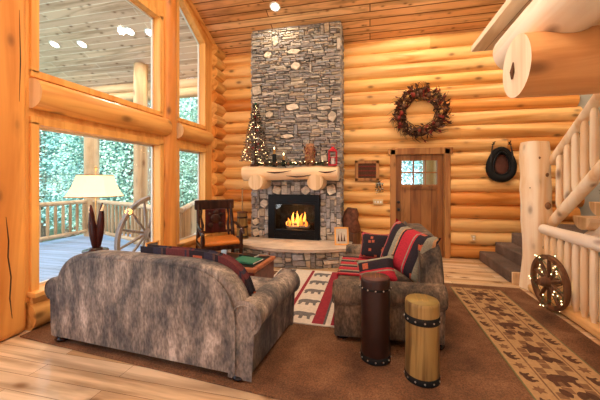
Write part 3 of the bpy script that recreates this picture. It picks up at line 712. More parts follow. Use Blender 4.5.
q = MB(); q.box((-.18, .02, -.15), (.18, .035, .15)); q.build('backing', 'brownw', t)
for k in range(9):
    q = MB(); x = -.16+k*.04; q.box((x-.006, .012, -.15), (x+.006, .022, .15)); q.build('vertical_strip', 'cone', t)
for k in range(3):
    q = MB(); z = -.09+k*.09; q.box((-.18, .006, z-.008), (.18, .014, z+.008)); q.build('cross_strip', 'red', t)
t = thing('hanging_ornament', 'tiny bunch ornament hanging on the log wall beside the door frame', 'ornament', (.19, WY-.01, 1.36))
q = MB(); q.tube([(-.05, 0, .0), (-.02, 0, .14), (.04, 0, .16)], .008, 6); q.tube([(.02, 0, .0), (.0, 0, .14)], .012, 6); q.build('twig', 'twig', t)
q = MB(); shards(q, 90, lambda: ((rr(-.07, .07), rr(-.04, 0), rr(-.09, .13)), (rr(-1, 1), -1, rr(-1, 1))), .05, [0, 1, 2], 2); q.build('leaf_cluster', ['green', 'cone', 'white'], t)
t = thing('switch_plate', 'pale three-gang light switch plate on the log wall beside the door', 'switch plate', (.16, WY+.0, 1.08))
q = MB(); q.box((-.10, -.012, -.055), (.10, .03, .055)); q.build('plate', 'plate', t, .004)
for x in (-.055, 0, .055):
    q = MB(); q.box((x-.012, -.02, -.02), (x+.012, -.01, .02)); q.build('toggle', 'white', t)
t = thing('outlet_plate', 'small outlet plate low on the log wall right of the door', 'outlet', (1.93, WY, .42))
q = MB(); q.box((-.04, -.012, -.06), (.04, .03, .06)); q.build('plate', 'plate', t, .004)
for z in (-.025, .025):
    q = MB(); q.box((-.015, -.016, z-.012), (.015, -.01, z+.012)); q.build('socket', 'white', t)
hc = thing('horse_collar', 'black leather horse collar hanging on the log wall left of the newel post', 'horse collar', (2.38, WY-.05, 1.83))
def oval(rx, rz_, n=28, y=0, dz=0): return [(rx*math.sin(2*PI*i/n)*(1+.24*math.cos(2*PI*i/n)), y, -rz_*math.cos(-2*PI*i/n)+dz) for i in range(n+1)]
q = MB(); p = oval(.19, .27); q.tube(p, [.04+.035*(1+math.cos(2*PI*i/28))/2 for i in range(29)], 12, cap=False); q.build('collar_pad', 'soot', hc)
q = MB(); q.tube(oval(.135, .215, y=-.03), .022, 10, cap=False); q.build('collar_rim', 'black', hc)
q = MB(); q.tube(oval(.235, .30, y=-.015), [.012+.012*abs(math.sin(PI*i/28)) for i in range(29)], 8, cap=False); q.build('outer_roll', 'soot', hc)
for s_ in (-1, 1):
    q = MB(); q.tube([(s_*.11, -.03, -.20), (s_*.19, -.04, -.02), (s_*.17, -.04, .2), (s_*.15, -.03, .34)], [.012, .016, .016, .01], 8); q.ball((s_*.15, -.03, .36), .016, 8); q.build('hame', 'iron', hc)
q = MB(); q.ball((0, .03, -.02), .15, 14, sz=1.5, sy=.15); q.build('inner_leather', 'brown_leather_top', hc)
q = MB(); q.tube([(-.13, 0, .26), (0, 0, .20), (.13, 0, .26)], .014, 8); q.build('top_strap', 'brown_leather', hc)
for x in (2.27, 2.53):
    q = MB(); q.tube([(x, WY+.04, 2.2), (x, WY-.03, 2.2), (x-.02, WY-.05, 2.24)], .01, 6); q.tube([(x, WY-.03, 2.2), (x+.01, WY-.06, 2.26)], .008, 6); tag(q.build('wall_hook', 'iron'), 'dark wall hook above the %s side of the horse collar' % ('left' if x < 2.4 else 'right'), 'hook')

# ---------------------------------------------------------------- stairs, railings, loft
NX, NY = 2.27, 4.86
t = thing('newel_post', 'thick knotty peeled log post at the foot of the stairs', 'post', (NX, NY, 0))
q = MB(); zs = [0, .2, .45, .7, .95, 1.2, 1.4, 1.6, 1.8, 2.0, 2.06]; q.tube([(.015*math.sin(z*3), 0, z) for z in zs], [.185, .175, .16, .17, .18, .168, .185, .17, .175, .17, .162], 36, capmi=1, wob=.17, seed=2); q.build('log', ['pale', 'cut'], t)
for i, (a, z, r) in enumerate(((-1.75, 1.83, .03), (-1.2, 1.6, .035), (-2.3, 1.42, .045), (-1.1, 1.18, .05), (-1.9, .95, .04), (-1.4, .62, .035), (-1.0, 1.85, .02))):
    q = MB(); q.ball((math.cos(a)*.148, math.sin(a)*.148, z), r, 10, sz=1.1); q.build('knot', 'knot' if 'knot' in M else 'cone', t)
# carpeted steps along the back wall
t = thing('carpeted_steps', 'taupe carpeted lower steps climbing along the log wall behind the newel post', 'stairs', (0, 0, 0))
SX, SR, RZ = 2.02, .27, .185; SY0, SY1 = 5.06, YB-.08
for i in range(4):
    q = MB(); x0 = SX+i*SR; x1 = SX+(i+1)*SR+.02 if i < 3 else 4.25; q.box((x0, SY0, 0 if i == 0 else i*RZ-.02), (x1 if i < 3 else 4.25, SY1, (i+1)*RZ)); q.build('step', 'stepcarpet', t, .025, 3)
    if i < 3: q = MB(); q.box((x0+.03, SY0-.035, 0), (x0+SR+.03, SY0+.0, (i+1)*RZ-.02)); q.build('side_block', 'pale', t, .004)
# upper flight: half-log treads
t = thing('log_stair_flight', 'upper stair flight of split half-log treads behind the railing', 'stairs', (0, 0, 0))
FX, FXE = 2.62, 3.9
for i in range(10):
    y = 4.54-i*.30; z = 1.06+i*.205
    pts = [(.165*math.cos(a), .165*math.sin(a)) for a in [PI+PI*k/14 for k in range(15)]]
    q = MB(); q.prism(pts, lambda a, c: (FX, y+a, z+c), lambda a, c: (FXE, y+a, z+c), 0, False)
    q.mi[-2] = 1; q.build('tread', ['paleX', 'cut2'], t, .006)
for x in (2.86, 3.72):
    q = MB(); q.tube([(x, 4.95-k*.5, .56+k*.5*.683) for k in range(7)], .13, 16, capmi=1, wob=.03, seed=x); q.build('stringer', ['paleY', 'cut'], t)
# evergreen under the stairs
t = thing('potted_evergreen', 'dark bushy evergreen in the shade under the stair treads', 'plant', (3.35, 5.0-.35, 0))
q = MB(); q.lathe([(.14, 0), (.19, .3), (.2, .32)], seg=18); q.build('pot', 'brown_leather', t)
q = MB(); q.tube([(0, 0, .28), (0, 0, 1.5)], [.02, .01], 6); q.build('trunk', 'twig', t)
q = MB(); rnd = random.Random(2); shards(q, 900, lambda: ((lambda a, z: ((.3*math.cos(a)*rnd.random()**.5, .3*math.sin(a)*rnd.random()**.5, z), (math.cos(a), math.sin(a), .3)))(rnd.uniform(0, 6.28), rnd.uniform(.35, 1.6))), .12, 0, 4, rnd); q.build('foliage', ['needle'], t)
def rail_tube(q, a, b_, r0, r1, seed, caps=None, seg=14, mi=0):
    a, b_ = Vector(a), Vector(b_); n = max(3, int((b_-a).length/.3)); q.tube([a.lerp(b_, i/n) for i in range(n+1)], [r0+(r1-r0)*i/n for i in range(n+1)], seg, mi, capmi=caps, wob=.06, seed=seed)
def baluster(parent, a, b_, seed, mats=('pale', 'cut'), r=.036):
    q = MB(); a, b_ = Vector(a), Vector(b_); n = 6
    q.tube([a.lerp(b_, f) for f in (0, .06, .12, .4, .7, .88, .94, 1)], [r*.55, r*.75, r, r*1.04, r, r*.98, r*.75, r*.5], 12, wob=.06, seed=seed); q.build('baluster', mats[0], parent)
# lower railing
LX = 2.17
t = thing('lower_railing', 'level peeled-log railing running forward from the newel post', 'railing', (0, 0, 0))
q = MB(); rail_tube(q, (LX, 4.46, .90), (LX, 2.6, .90), .062, .072, 3, 1, 18); q.build('top_rail', ['paleY', 'cut'], t)
q = MB(); q.box((LX-.075, 2.6, .02), (LX+.075, 4.72, .11)); q.build('bottom_rail', 'railY', t, .03, 3)
for i in range(14): baluster(t, (LX, 4.38-i*.135, .10), (LX, 4.38-i*.135, .87), i, r=.035)
# stair railing
HX = 2.40
sl = lambda y: 1.80+.76*(4.70-y); bl = lambda y: .97+.78*(4.70-y)
t = thing('stair_railing', 'sloping peeled-log stair railing climbing up from the newel post', 'railing', (0, 0, 0))
q = MB(); rail_tube(q, (HX, 4.74, sl(4.74)), (HX, 2.7, sl(2.7)), .055, .06, 5, 1, 16); q.build('hand_rail', ['pale', 'cut'], t)
q = MB(); rail_tube(q, (HX, 4.74, bl(4.74)), (HX, 2.7, bl(2.7)), .065, .075, 6, 1, 16); q.build('bottom_rail', ['pale', 'cut'], t)
for i in range(12):
    y = 4.56-i*.155; baluster(t, (HX, y, bl(y)+.04), (HX, y, sl(y)-.03), i+40, r=.04)
# loft
q = MB(); q.tube([(1.04, 2.50, 2.36), (1.5, 2.5, 2.36), (2.0, 2.5, 2.37), (2.36, 2.5, 2.37)], [.222, .225, .225, .228], 32, capmi=1, wob=.02, seed=4)
t = thing('loft_cross_beam', 'big orange loft log beam with a pale cut end', 'beam', (0, 0, 0)); q.build('log', ['orangeX', 'cut'], t)
q = MB(); q.tube([(1.031, 2.54, 2.28), (1.028, 2.53, 2.33), (1.031, 2.52, 2.40)], [.006, .016, .004], 8); q.build('end_check', 'cone', t)
q = MB(); q.tube([(1.30, y, 2.70) for y in (3.12, 2.6, 2.0, 1.2, .4, -.6)], [.19, .2, .205, .21, .21, .215], 28, capmi=1, wob=.04, seed=6)
tag(q.build('loft_log_joist', ['paleY', 'cut']), 'whitish log joist lying on the orange loft beam', 'beam')
q = MB(); q.box((1.07, -.6, 2.92), (3.3, 3.60, 2.98)); tag(q.build('loft_decking', 'loftboards', None, .004), 'pale loft floor boards overhanging above the whitish log joist', 'loft floor')
q = MB(); q.tube([(2.15, 2.5, z) for z in (0, .8, 1.5, 2.2)], [.17, .165, .16, .16], 22, wob=.04); tag(q.build('loft_post', 'pale'), 'peeled log post carrying the loft beam beyond the right edge', 'post')

# wagon wheels
def wheel(name, label, loc, rad, rim, wmat, nsp, hub_r, hub_l, rot, width=.05):
    t = thing(name, label, 'wagon wheel', loc); t.rotation_euler = rot
    n = 40; pr = MB(); q = MB(); vs_ = []; fs = []
    for i in range(n):
        a = 2*PI*i/n
        for (r, y) in ((rad, -width/2), (rad, width/2), (rad-rim, width/2), (rad-rim, -width/2)): vs_.append((r*math.cos(a), y, r*math.sin(a)))
    for i in range(n):
        for k in range(4): fs.append((i*4+k, i*4+(k+1) % 4, ((i+1) % n)*4+(k+1) % 4, ((i+1) % n)*4+k))
    q.add(vs_, fs, 0, False); q.build('rim', wmat, t, .006)
    for i in range(nsp):
        a = 2*PI*(i+.5)/nsp; q = MB(); q.tube([(hub_r*.7*math.cos(a), 0, hub_r*.7*math.sin(a)), (rad*.5*math.cos(a), 0, rad*.5*math.sin(a)), ((rad-rim*.6)*math.cos(a), 0, (rad-rim*.6)*math.sin(a))], [width*.34, width*.4, width*.3], 8); q.build('spoke', wmat, t)
    q = MB(); q.tube([(0, -hub_l/2, 0), (0, -hub_l*.3, 0), (0, 0, 0), (0, hub_l*.3, 0), (0, hub_l/2, 0)], [hub_r*.6, hub_r*.85, hub_r, hub_r*.85, hub_r*.6], 16); q.build('hub', wmat, t)
    q = MB(); q.tube([(0, -hub_l/2-.01, 0), (0, -hub_l/2+.02, 0)], hub_r*.66, 16); q.build('hub_band', 'iron', t)
    return t
wt = wheel('wagon_wheel', 'dark brown wagon wheel wrapped in warm string lights leaning on the railing', (LX-.12, 4.10, .33), .315, .05, 'wagon2', 10, .065, .22, (0, 0, R(95)), .055)
ls = thing('string_lights', 'warm white string lights wound around the indoor wagon wheel', 'string lights', (LX-.12, 4.10, .33)); ls.rotation_euler = (0, 0, R(95))
rnd = random.Random(4); wp = []
for i in range(38):
    a = i*.62; r = .29 if i % 3 else .14; r += rnd.uniform(-.04, .04); p = (r*math.cos(a), -.04*(1 if i % 2 else -1.2), r*math.sin(a)); wp.append(p)
    o = first.copy(); C.objects.link(o); o.parent = ls; o.location = p; o.scale = (.85,)*3
q = MB(); q.tube(wp, .0025, 5); q.build('wire', 'green', ls)
lamp_light(ls, 'string_glow', 'POINT', (0, -.12, 0), 2.5, (1, .6, .25), .15)
wheel('wagon_wheel', 'weathered grey wagon wheel leaning outside against the window wall', (-3.80, 4.50, .60), .66, .065, 'wagon', 12, .10, .2, (R(8), 0, R(90)), .06)

# ---------------------------------------------------------------- rugs
q = MB(); q.prism([(-3.32, 2.22), (2.05, 1.78), (2.05, 4.80), (-3.32, 4.80)], lambda x, y: (x, y, 0), lambda x, y: (x, y, .014)); tag(q.build('area_carpet', 'carpet', None, .01), 'large brown carpet under the sofas and runner', 'carpet')
BEAR = [(-.5, .02), (-.47, .20), (-.36, .30), (-.2, .36), (.02, .34), (.2, .30), (.33, .33), (.42, .30), (.55, .20), (.53, .12), (.40, .10), (.34, -.02), (.36, -.28), (.24, -.28), (.2, -.06), (.04, -.02), (.02, -.28), (-.12, -.28), (-.13, -.02), (-.28, -.02), (-.34, -.28), (-.47, -.28), (-.44, -.08)]
CONE_ = [(0, -.4), (.22, -.25), (.28, 0), (.2, .25), (0, .42), (-.2, .25), (-.28, 0), (-.22, -.25)]
LEAFM = [(0, -.5), (.08, -.2), (.35, -.28), (.28, 0), (.45, .15), (.15, .2), (0, .5), (-.15, .2), (-.45, .15), (-.28, 0), (-.35, -.28), (-.08, -.2)]
def flat(q, pts, cx, cy, s_, rot, z, mi, sx_=1):
    c_, s2 = math.cos(rot), math.sin(rot); P = [(cx+(x*sx_*c_-y*s2)*s_, cy+(x*sx_*s2+y*c_)*s_) for x, y in pts]
    q.prism(P, lambda x, y: (x, y, z-.0015), lambda x, y: (x, y, z), mi)
rg = MB(); RX0, RX1, RY0, RY1 = -1.48, -.02, 3.08, 4.92; z = .024
rg.box((RX0, RY0, .012), (RX1, RY1, z), 0)
def strip(x0, x1, mi, dz=.0015): rg.box((x0, RY0+.02, z-.001), (x1, RY1-.02, z+dz), mi)
strip(-.93, -.885, 1); strip(-.60, -.48, 1); strip(-.48, -.455, 2); strip(-.40, -.19, 1); strip(-.185, -.17, 2); strip(-.17, -.04, 3)
strip(RX0+.03, RX0+.2, 1); strip(RX0+.22, RX0+.28, 2)
for k in range(5): flat(rg, BEAR, -.735, RY0+.18+k*.36, .27, 0, z+.002, 3, 1)
tag(rg.build('bear_rug', ['cream', 'rugred', 'rugblk', 'ruggrey']), 'cream and crimson striped rug with a column of grey bears', 'rug')
rn = MB(); NX0, NX1, NY0, NY1 = 1.10, 1.74, 1.75, 4.64; z = .022
rn.box((NX0, NY0, .012), (NX1, NY1, z), 0)
def rs_(x0, x1, mi): rn.box((x0, NY0, z-.001), (x1, NY1, z+.001), mi)
rs_(NX0, NX0+.012, 1); rs_(NX1-.012, NX1, 1); rs_(NX0+.155, NX0+.167, 2); rs_(NX1-.167, NX1-.155, 2)
rn.box((NX0, NY1-.03, z-.001), (NX1, NY1, z+.001), 2)
rnd = random.Random(21); k = 0; y = NY1-.12; i = 0
while y > NY0:
    for xc in (NX0+.085, NX1-.085): flat(rn, BEAR if (i % 2) else LEAFM, xc, y+(.05 if xc > 1.4 else 0), .12 if i % 2 else .10, PI/2+.3 if i % 2 else rnd.uniform(0, 3), z+.0016, 3 if i % 2 else 2)
    for xk in range(4):
        rn.box((NX0+.18+xk*.072, y-.065+.07*((i+xk) % 2), z-.001), (NX0+.245+xk*.072, y+.0+.07*((i+xk) % 2), z+.0006), 2)
    if i % 3 == 1: flat(rn, BEAR if i % 2 else LEAFM, (NX0+NX1)/2, y, .22, .15, z+.003, 3)
    if i % 3 == 2:
        for dx in (-.07, .03, .09): flat(rn, CONE_, (NX0+NX1)/2+dx, y, .12, rnd.uniform(0, 3), z+.0025, 3)
    y -= .145; i += 1
tag(rn.build('hall_runner', ['tan', 'olive', 'tan2', 'brownw']), 'long tan runner rug with woven leaves, bears and pine cones', 'rug')

# ---------------------------------------------------------------- sofas
def arch(u): return max(0, 1-abs(u)**6)**.6
def make_sofa(name, label, Wd, D, zb, loc, rz, nseat, back_h=.90, edge=.5, fab='fabric'):
    """back at local y=0, front at y=D, width along x"""
    t = thing(name, label, 'sofa', loc, rz); hw = Wd/2
    q = MB(); q.box((-hw+.02, .03, zb), (hw-.02, D-.04, .36)); q.build('base', fab, t, .03, 3)
    # arched back
    N = 36; out = [(-hw, zb)]+[(hw*math.sin(PI/2*(-1+2*i/N)) , edge+(back_h-edge)*arch(math.sin(PI/2*(-1+2*i/N)))) for i in range(N+1)]+[(hw, zb)]
    q = MB(); q.prism(out, lambda x, z: (x, 0, z), lambda x, z: (x*.985, .20, z-.01), 0, True); q.sm[-1] = q.sm[-2] = False; q.build('back', fab, t, .035, 4)
    sc = .90; ins_ = [(x*(sc+.02), zb+.03+(z-zb)*(sc+.01)) for x, z in out]
    q = MB(); q.prism(ins_, lambda x, z: (x, -.012, z), lambda x, z: (x, .03, z), 0, False); q.build('outside_back_panel', fab, t, .008, 2)
    q = MB(); q.tube([(x, -.010, z) for x, z in ins_[1:-1]], .0055, 6); q.build('piping', fab, t)
    # rolled arms
    for s_ in (-1, 1):
        ax = s_*(hw-.02); q = MB(); pr = []
        for k in range(19):
            a = R(-60)+R(285)*k/18; pr.append((ax+s_*(.02+.118*math.cos(a)), .495+.115*math.sin(a)))
        pr += [(ax-s_*.10, .36), (ax-s_*.10, zb), (ax+s_*.06, zb)]
        q.prism(pr, lambda x, z: (x, -.0, z), lambda x, z: (x, D-.01, z-.03), 0, True); q.sm[-1] = q.sm[-2] = False; am = q.build('arm', fab, t, .02, 3)
        for yy in (-.004, D-.004):
            q = MB(); q.tube([(ax+s_*(.02+.102*math.cos(R(-60+285*k/18))), yy, (.495 if yy < .1 else .465)+.099*math.sin(R(-60+285*k/18))) for k in range(19)], .006, 6); q.build('arm_piping', fab, am)
    for i in range(nseat):
        w = (Wd-.26)/nseat; x0 = -hw+.13+i*w; q = MB(); q.box((x0+.005, .2, .34), (x0+w-.005, D+.01, .485)); q.build('seat_cushion', fab, t, .05, 4)
        if nseat == 1: continue
        q = MB(); q.box((x0+.01, .16, .48), (x0+w-.01, .36, back_h-.08)); q.build('back_cushion', fab, t, .07, 4)
    for sx_ in (-1, 1):
        for yy in (.05, D-.08):
            q = MB(); q.lathe([(.03, 0), (.06, .008), (.068, .022), (.058, .036), (.04, .042), (.05, .047), (.05, zb+.01)], (sx_*(hw-.06), yy, .014), 20); q.build('foot', 'blk_wood', t)
    return t
s1 = make_sofa('camelback_sofa', 'long mottled grey-brown velvet sofa seen from behind beside the windows', 2.0, .98, .052, (-1.91, 2.155, .0), R(-4), 3, .88, .48)
N = 26
q = MB(); a0, a1 = -.12, .985; outp = []
for i in range(N+1):
    u = a0+(a1-a0)*i/N; outp.append((u*.98, .48+.40*arch(u)+.035))
innp = [(x*.93, z-.16) for x, z in outp][::-1]
q.prism(outp+innp, lambda x, z: (x, .16, z), lambda x, z: (x, .24, z), 0)
th = q.build('woven_throw', 'blanketT', None, .015); th.location = (-1.91, 2.155, 0); th.rotation_euler[2] = R(-4); tag(th, 'dark red and black patterned throw draped along the long sofa back', 'throw')
s2 = make_sofa('loveseat', 'smaller brown velvet loveseat with rolled arms facing the rug', 1.62, .98, .085, (.64, 3.68, .0), R(90), 1, .98, .5, 'fabric_shaded')
def pillow(name, label, loc, rot, w, h_, th_, mat, backmat=None):
    n = 12; q = MB(); vs_ = []
    for sgn in (1, -1):
        for j in range(n+1):
            for i in range(n+1):
                x, y = -1+2*i/n, -1+2*j/n; e = max(0, (1-x**4)*(1-y**4))**.55; pin = 1-.13*(1-abs(x)**2)*abs(y)**3; pin2 = 1-.13*(1-abs(y)**2)*abs(x)**3
                vs_.append((x*w/2*pin2, y*h_/2*pin, sgn*th_/2*e))
    m_ = (n+1)**2; fs = []; 
    for s_ in range(2):
        for j in range(n):
            for i in range(n):
                a = s_*m_+j*(n+1)+i; fs.append((a, a+1, a+n+2, a+n+1))
    q.add(vs_[:m_], fs[:n*n], 0, True); q.add(vs_[m_:], [tuple(x-m_ for x in f) for f in fs[n*n:]], 1, True)
    o = q.build(name, [mat, backmat or mat]); o.location = loc; o.rotation_euler = rot
    return o
# pillows on the loveseat (its back is towards +X, seat faces -X)
tag(pillow('throw_pillow', None, (.37, 3.20, .81), (R(74), R(14), R(-44)), .54, .52, .28, 'blanketX'), 'largest red, sage and black patterned pillow leaning on the loveseat back', 'pillow')
tag(pillow('throw_pillow', None, (.07, 4.02, .67), (R(72), 0, R(-15)), .42, .36, .14, 'blanketZ', 'blanketP'), 'square red and black pillow against the far arm of the loveseat', 'pillow')
tag(pillow('throw_pillow', None, (.06, 3.08, .63), (R(60), R(-16), R(-12)), .40, .27, .14, 'blanketP', 'brown_leather_top'), 'red pillow with brown leather edge lying in front of the largest pillow', 'pillow')
th = MB(); th.box((-.34, 3.3, .49), (.2, 4.1, .503)); th.box((-.358, 3.3, .22), (-.34, 4.1, .503)); tag(th.build('seat_throw', 'blanketY', None, .006), 'patterned blanket spread over the loveseat seat', 'throw')

# drum tables
def drum(name, label, x, y, r, h_, body, top, bands, loc_rz=0):
    t = thing(name, label, 'drum table', (x, y, .014)); q = MB(); q.lathe([(r*.98, 0), (r, .03), (r*.97, h_*.5), (r, h_-.02), (r*.97, h_-.003), (r*.9, h_)], seg=36); q.build('body', body, t)
    q = MB(); q.lathe([(r*.93, h_), (r*.93, h_+.004), (r*.05, h_+.005)], seg=36); q.build('top', top, t)
    for dx in (-.3, 0, .3):
        q = MB(); q.box((r*dx-.0015, -r*.3, h_+.0), (r*dx+.0015, r*.85, h_+.007)); q.build('top_seam', 'gold', t)
    for z0, z1 in bands:
        q = MB(); q.lathe([(r*1.0, z0), (r*1.025, z0+.003), (r*1.025, z1-.003), (r*1.0, z1)], seg=36); bnd = q.build('leather_band', 'soot', t)
        for k in range(12):
            a = 2*PI*k/12; q = MB(); q.ball((r*1.028*math.cos(a), r*1.028*math.sin(a), (z0+z1)/2), .007, 8); q.build('stud', 'studm', bnd)
M['studm'] = plain('pewter_stud', (.4, .36, .3), .35, .9)
drum('drum_table', 'taller dark brown leather drum table beside the loveseat', .045, 2.64, .122, .69, 'brown_leather', 'brown_leather_top', ((.0, .055), (.60, .615)))
drum('drum_table', 'shorter yellow wooden drum table with dark studded bands', .39, 2.46, .125, .595, 'stump', 'stumptop', ((.0, .05), (.44, .495)))

# armchair by the window
ac = thing('carved_armchair', 'dark carved wooden armchair with orange leather seat by the window', 'armchair', (-2.60, 4.84, 0), R(40)); ac.scale = (1.1, 1.06, 1.0)
q = MB(); q.box((-.30, -.28, .42), (.30, .26, .50)); q.build('seat', 'orange_leather', ac, .035, 4)
q = MB(); q.box((-.32, -.29, .35), (.32, .27, .425)); q.build('seat_rail', 'darkwood', ac, .01)
for sx_ in (-1, 1):
    q = MB(); q.tube([(sx_*.29, -.26, 0), (sx_*.29, -.26, .08), (sx_*.29, -.26, .2), (sx_*.29, -.26, .36), (sx_*.29, -.26, .5), (sx_*.29, -.25, .66)], [.035, .022, .036, .028, .034, .026], 12); q.build('front_leg', 'darkwood', ac)
    q = MB(); q.tube([(sx_*.29, .30, 0), (sx_*.29, .25, .4), (sx_*.28, .27, .7), (sx_*.27, .36, 1.10)], [.03, .032, .03, .026], 10); q.build('back_post', 'darkwood', ac)
    q = MB(); q.tube([(sx_*.285, .28, .74), (sx_*.31, .1, .735), (sx_*.315, -.1, .70), (sx_*.31, -.25, .68), (sx_*.31, -.32, .65), (sx_*.31, -.34, .61)], [.02, .024, .028, .034, .034, .02], 12); q.build('arm', 'darkwood', ac)
q = MB(); q.box((-.33, .335, .98), (.33, .385, 1.16)); q.build('crest_rail', 'darkwood', ac, .03, 3)
q = MB(); q.box((-.17, .265, .56), (.17, .30, 1.0), M_=Matrix.Shear('XZ', 4, (0, .0)) if False else None); q.build('carved_splat', 'redwood2', ac, .03, 3)
for k, (x, z, r) in enumerate(((0, .82, .09), (-.09, .70, .05), (.09, .70, .05), (0, .93, .05), (-.1, .9, .035), (.1, .9, .035))):
    q = MB(); q.ball((x, .262, z), r, 12, sy=.25); q.build('carving', 'darkwood', ac)
for x in (-.22, .22):
    q = MB(); q.tube([(x, .27, .5), (x*.95, .29, .7), (x*1.05, .32, .85), (x, .35, 1.0)], [.016, .024, .015, .02], 8); q.build('spindle', 'darkwood', ac)
q = MB(); q.box((-.28, .27, .55), (.28, .30, .60)); q.build('lower_rail', 'darkwood', ac, .008)

# trunk between sofa and hearth
tr = thing('storage_trunk', 'dark red wooden storage trunk used as coffee table beyond the long sofa', 'trunk', (-1.80, 3.86, .014), R(-4))
q = MB(); q.box((-.42, -.33, .03), (.42, .33, .36)); q.build('body', 'redwood', tr, .012)
q = MB(); q.box((-.44, -.35, .36), (.44, .35, .41)); q.build('lid', 'trunklid', tr, .012)
q = MB(); q.box((-.38, -.29, .41), (.38, .29, .416)); q.build('lid_panel', 'black', tr)
for sx_ in (-1, 1):
    for sy_ in (-1, 1):
        q = MB(); q.box((sx_*.40-.035, sy_*.31-.035, 0), (sx_*.40+.035, sy_*.31+.035, .05)); q.build('foot', 'redwood', tr, .01)
for a, c, m_, lb, nm in (((.02, -.16, 0), (.36, .10, .025), 'green', 'dark green book lying on the trunk lid', 'book'), ((-.05, .12, 0), (.2, .26, .03), 'black', 'black book behind the green one on the trunk', 'book')):
    t = thing(nm, lb, 'book', (-1.80, 3.86, .432), R(-10)); q = MB(); q.box(a, c); q.build('cover', m_, t, .004)
    q = MB(); q.box((a[0]+.006, a[1]-.003+.004, .005), (c[0]+.003, c[1]-.006, c[2]-.005)); q.build('pages', 'white', t)
t = thing('glass_tumbler', 'pale blue tumbler on the trunk left of the green book', 'cup', (-2.02, 3.90, .432)); q = MB(); q.lathe([(.03, 0), (.038, .10), (.034, .10), (.027, .012)], seg=18); q.build('cup_body', 'blue', t)

# lamp on a narrow stand
tb = thing('lamp_stand', 'narrow dark pedestal stand under the table lamp behind the sofa', 'stand', (-3.11, 2.86, 0))
q = MB(); q.lathe([(.11, 0), (.10, .03), (.03, .06), (.022, .1), (.022, .66), (.06, .70)], seg=18); q.build('pedestal', 'darkwood', tb)
q = MB(); q.lathe([(.13, .70), (.135, .71), (.13, .72), (.02, .722)], seg=24); q.build('top', 'darkwood', tb)
lp = thing('table_lamp', 'table lamp with wide cream shade on dark curled leaf-shaped base', 'lamp', (-3.11, 2.86, .722))
q = MB(); q.lathe([(.075, 0), (.07, .02), (.03, .03)], seg=20); q.build('foot_plate', 'darkwood', lp)
for s_, hh in ((-1, .50), (1, .52)):
    q = MB(); n = 10; pts = []; rs = []
    for k in range(n+1):
        f = k/n; pts.append((s_*(.006+.018*math.sin(f*PI)+.055*f**2.2)+.012, .02*s_, .02+hh*f)); rs.append(.014+.028*math.sin(PI*min(1, f*.9+.12))**1.2 if f < .97 else .008)
    q.tube(pts, rs, 12); q.build('base_leaf', 'redwood2', lp)
    q = MB(); p = pts[-2]; q.tube([(p[0]-.0, p[1], p[2]-.035), (p[0]+s_*.025, p[1], p[2]+.03)], [.024, .006], 10); q.build('pale_tip', 'cut', lp)
q = MB(); q.tube([(0, 0, .3), (0, 0, .93)], .008, 8); q.build('lamp_rod', 'plate', lp)
SZ0, SZ1 = .62, .865; rad = [(.305, 0), (.268, .05), (.235, .12), (.208, .19), (.192, .245)]
q = MB(); n = 8; vs_ = []; fs = []
for (r, z) in rad:
    for k in range(8): a = 2*PI*(k+.5)/8; vs_.append((r*math.cos(a), r*math.sin(a), SZ0+z))
for (r, z) in rad:
    for k in range(8): a = 2*PI*(k+.5)/8; vs_.append(((r-.004)*math.cos(a), (r-.004)*math.sin(a), SZ0+z))
for i in range(4):
    for k in range(8):
        k2 = (k+1) % 8; fs.append((i*8+k, i*8+k2, (i+1)*8+k2, (i+1)*8+k)); fs.append((40+i*8+k, 40+(i+1)*8+k, 40+(i+1)*8+k2, 40+i*8+k2))
q.add(vs_, fs, 0, False); q.build('lamp_shade', 'shade', lp)
q = MB()
for (r, z) in (rad[0], rad[-1]):
    q.tube([(r*math.cos(2*PI*(k+.5)/8), r*math.sin(2*PI*(k+.5)/8), SZ0+z) for k in range(9)], .005, 6)
q.build('shade_trim', 'tan', lp)
q = MB(); q.ball((0, 0, .95), .016, 8, sz=1.5); q.build('finial', 'plate', lp)
q = MB(); q.ball((0, 0, .72), .03, 10, sz=1.3); q.build('light_bulb', 'lampbulb', lp)
lamp_light(lp, 'lamp_glow', 'POINT', (0, 0, .70), 9, (1, .68, .36), .05)
# small frame on the window sill
t = thing('photo_frame', 'small light wooden photo frame standing on the window sill', 'picture', (XL+.03, 4.12, SZ+.006), R(70))
q = MB()
for a, c in (((-.11, 0, 0), (-.09, .015, .16)), ((.09, 0, 0), (.11, .015, .16)), ((-.11, 0, 0), (.11, .015, .02)), ((-.11, 0, .14), (.11, .015, .16))): q.box(a, c)
q.build('frame', 'frame', t); q = MB(); q.box((-.09, .005, .02), (.09, .01, .14)); q.build('photo', 'ruggrey', t)
# round table edge in the corner of the view
t = thing('round_side_table', 'round wooden table with dark rim cut off at the lower left corner', 'table', (-2.16, .75, -.12))
q = MB(); q.lathe([(.44, .70), (.46, .705), (.46, .735), (.44, .74), (.02, .741)], seg=48); q.build('tabletop', 'stump', t)
q = MB(); q.lathe([(.461, .708), (.468, .712), (.468, .728), (.461, .732)], seg=48); q.build('rim_band', 'blk_wood', t)
q = MB(); q.lathe([(.25, .12), (.22, .15), (.06, .08), (.05, .6), (.12, .70)], seg=24); q.build('pedestal', 'darkwood', t)

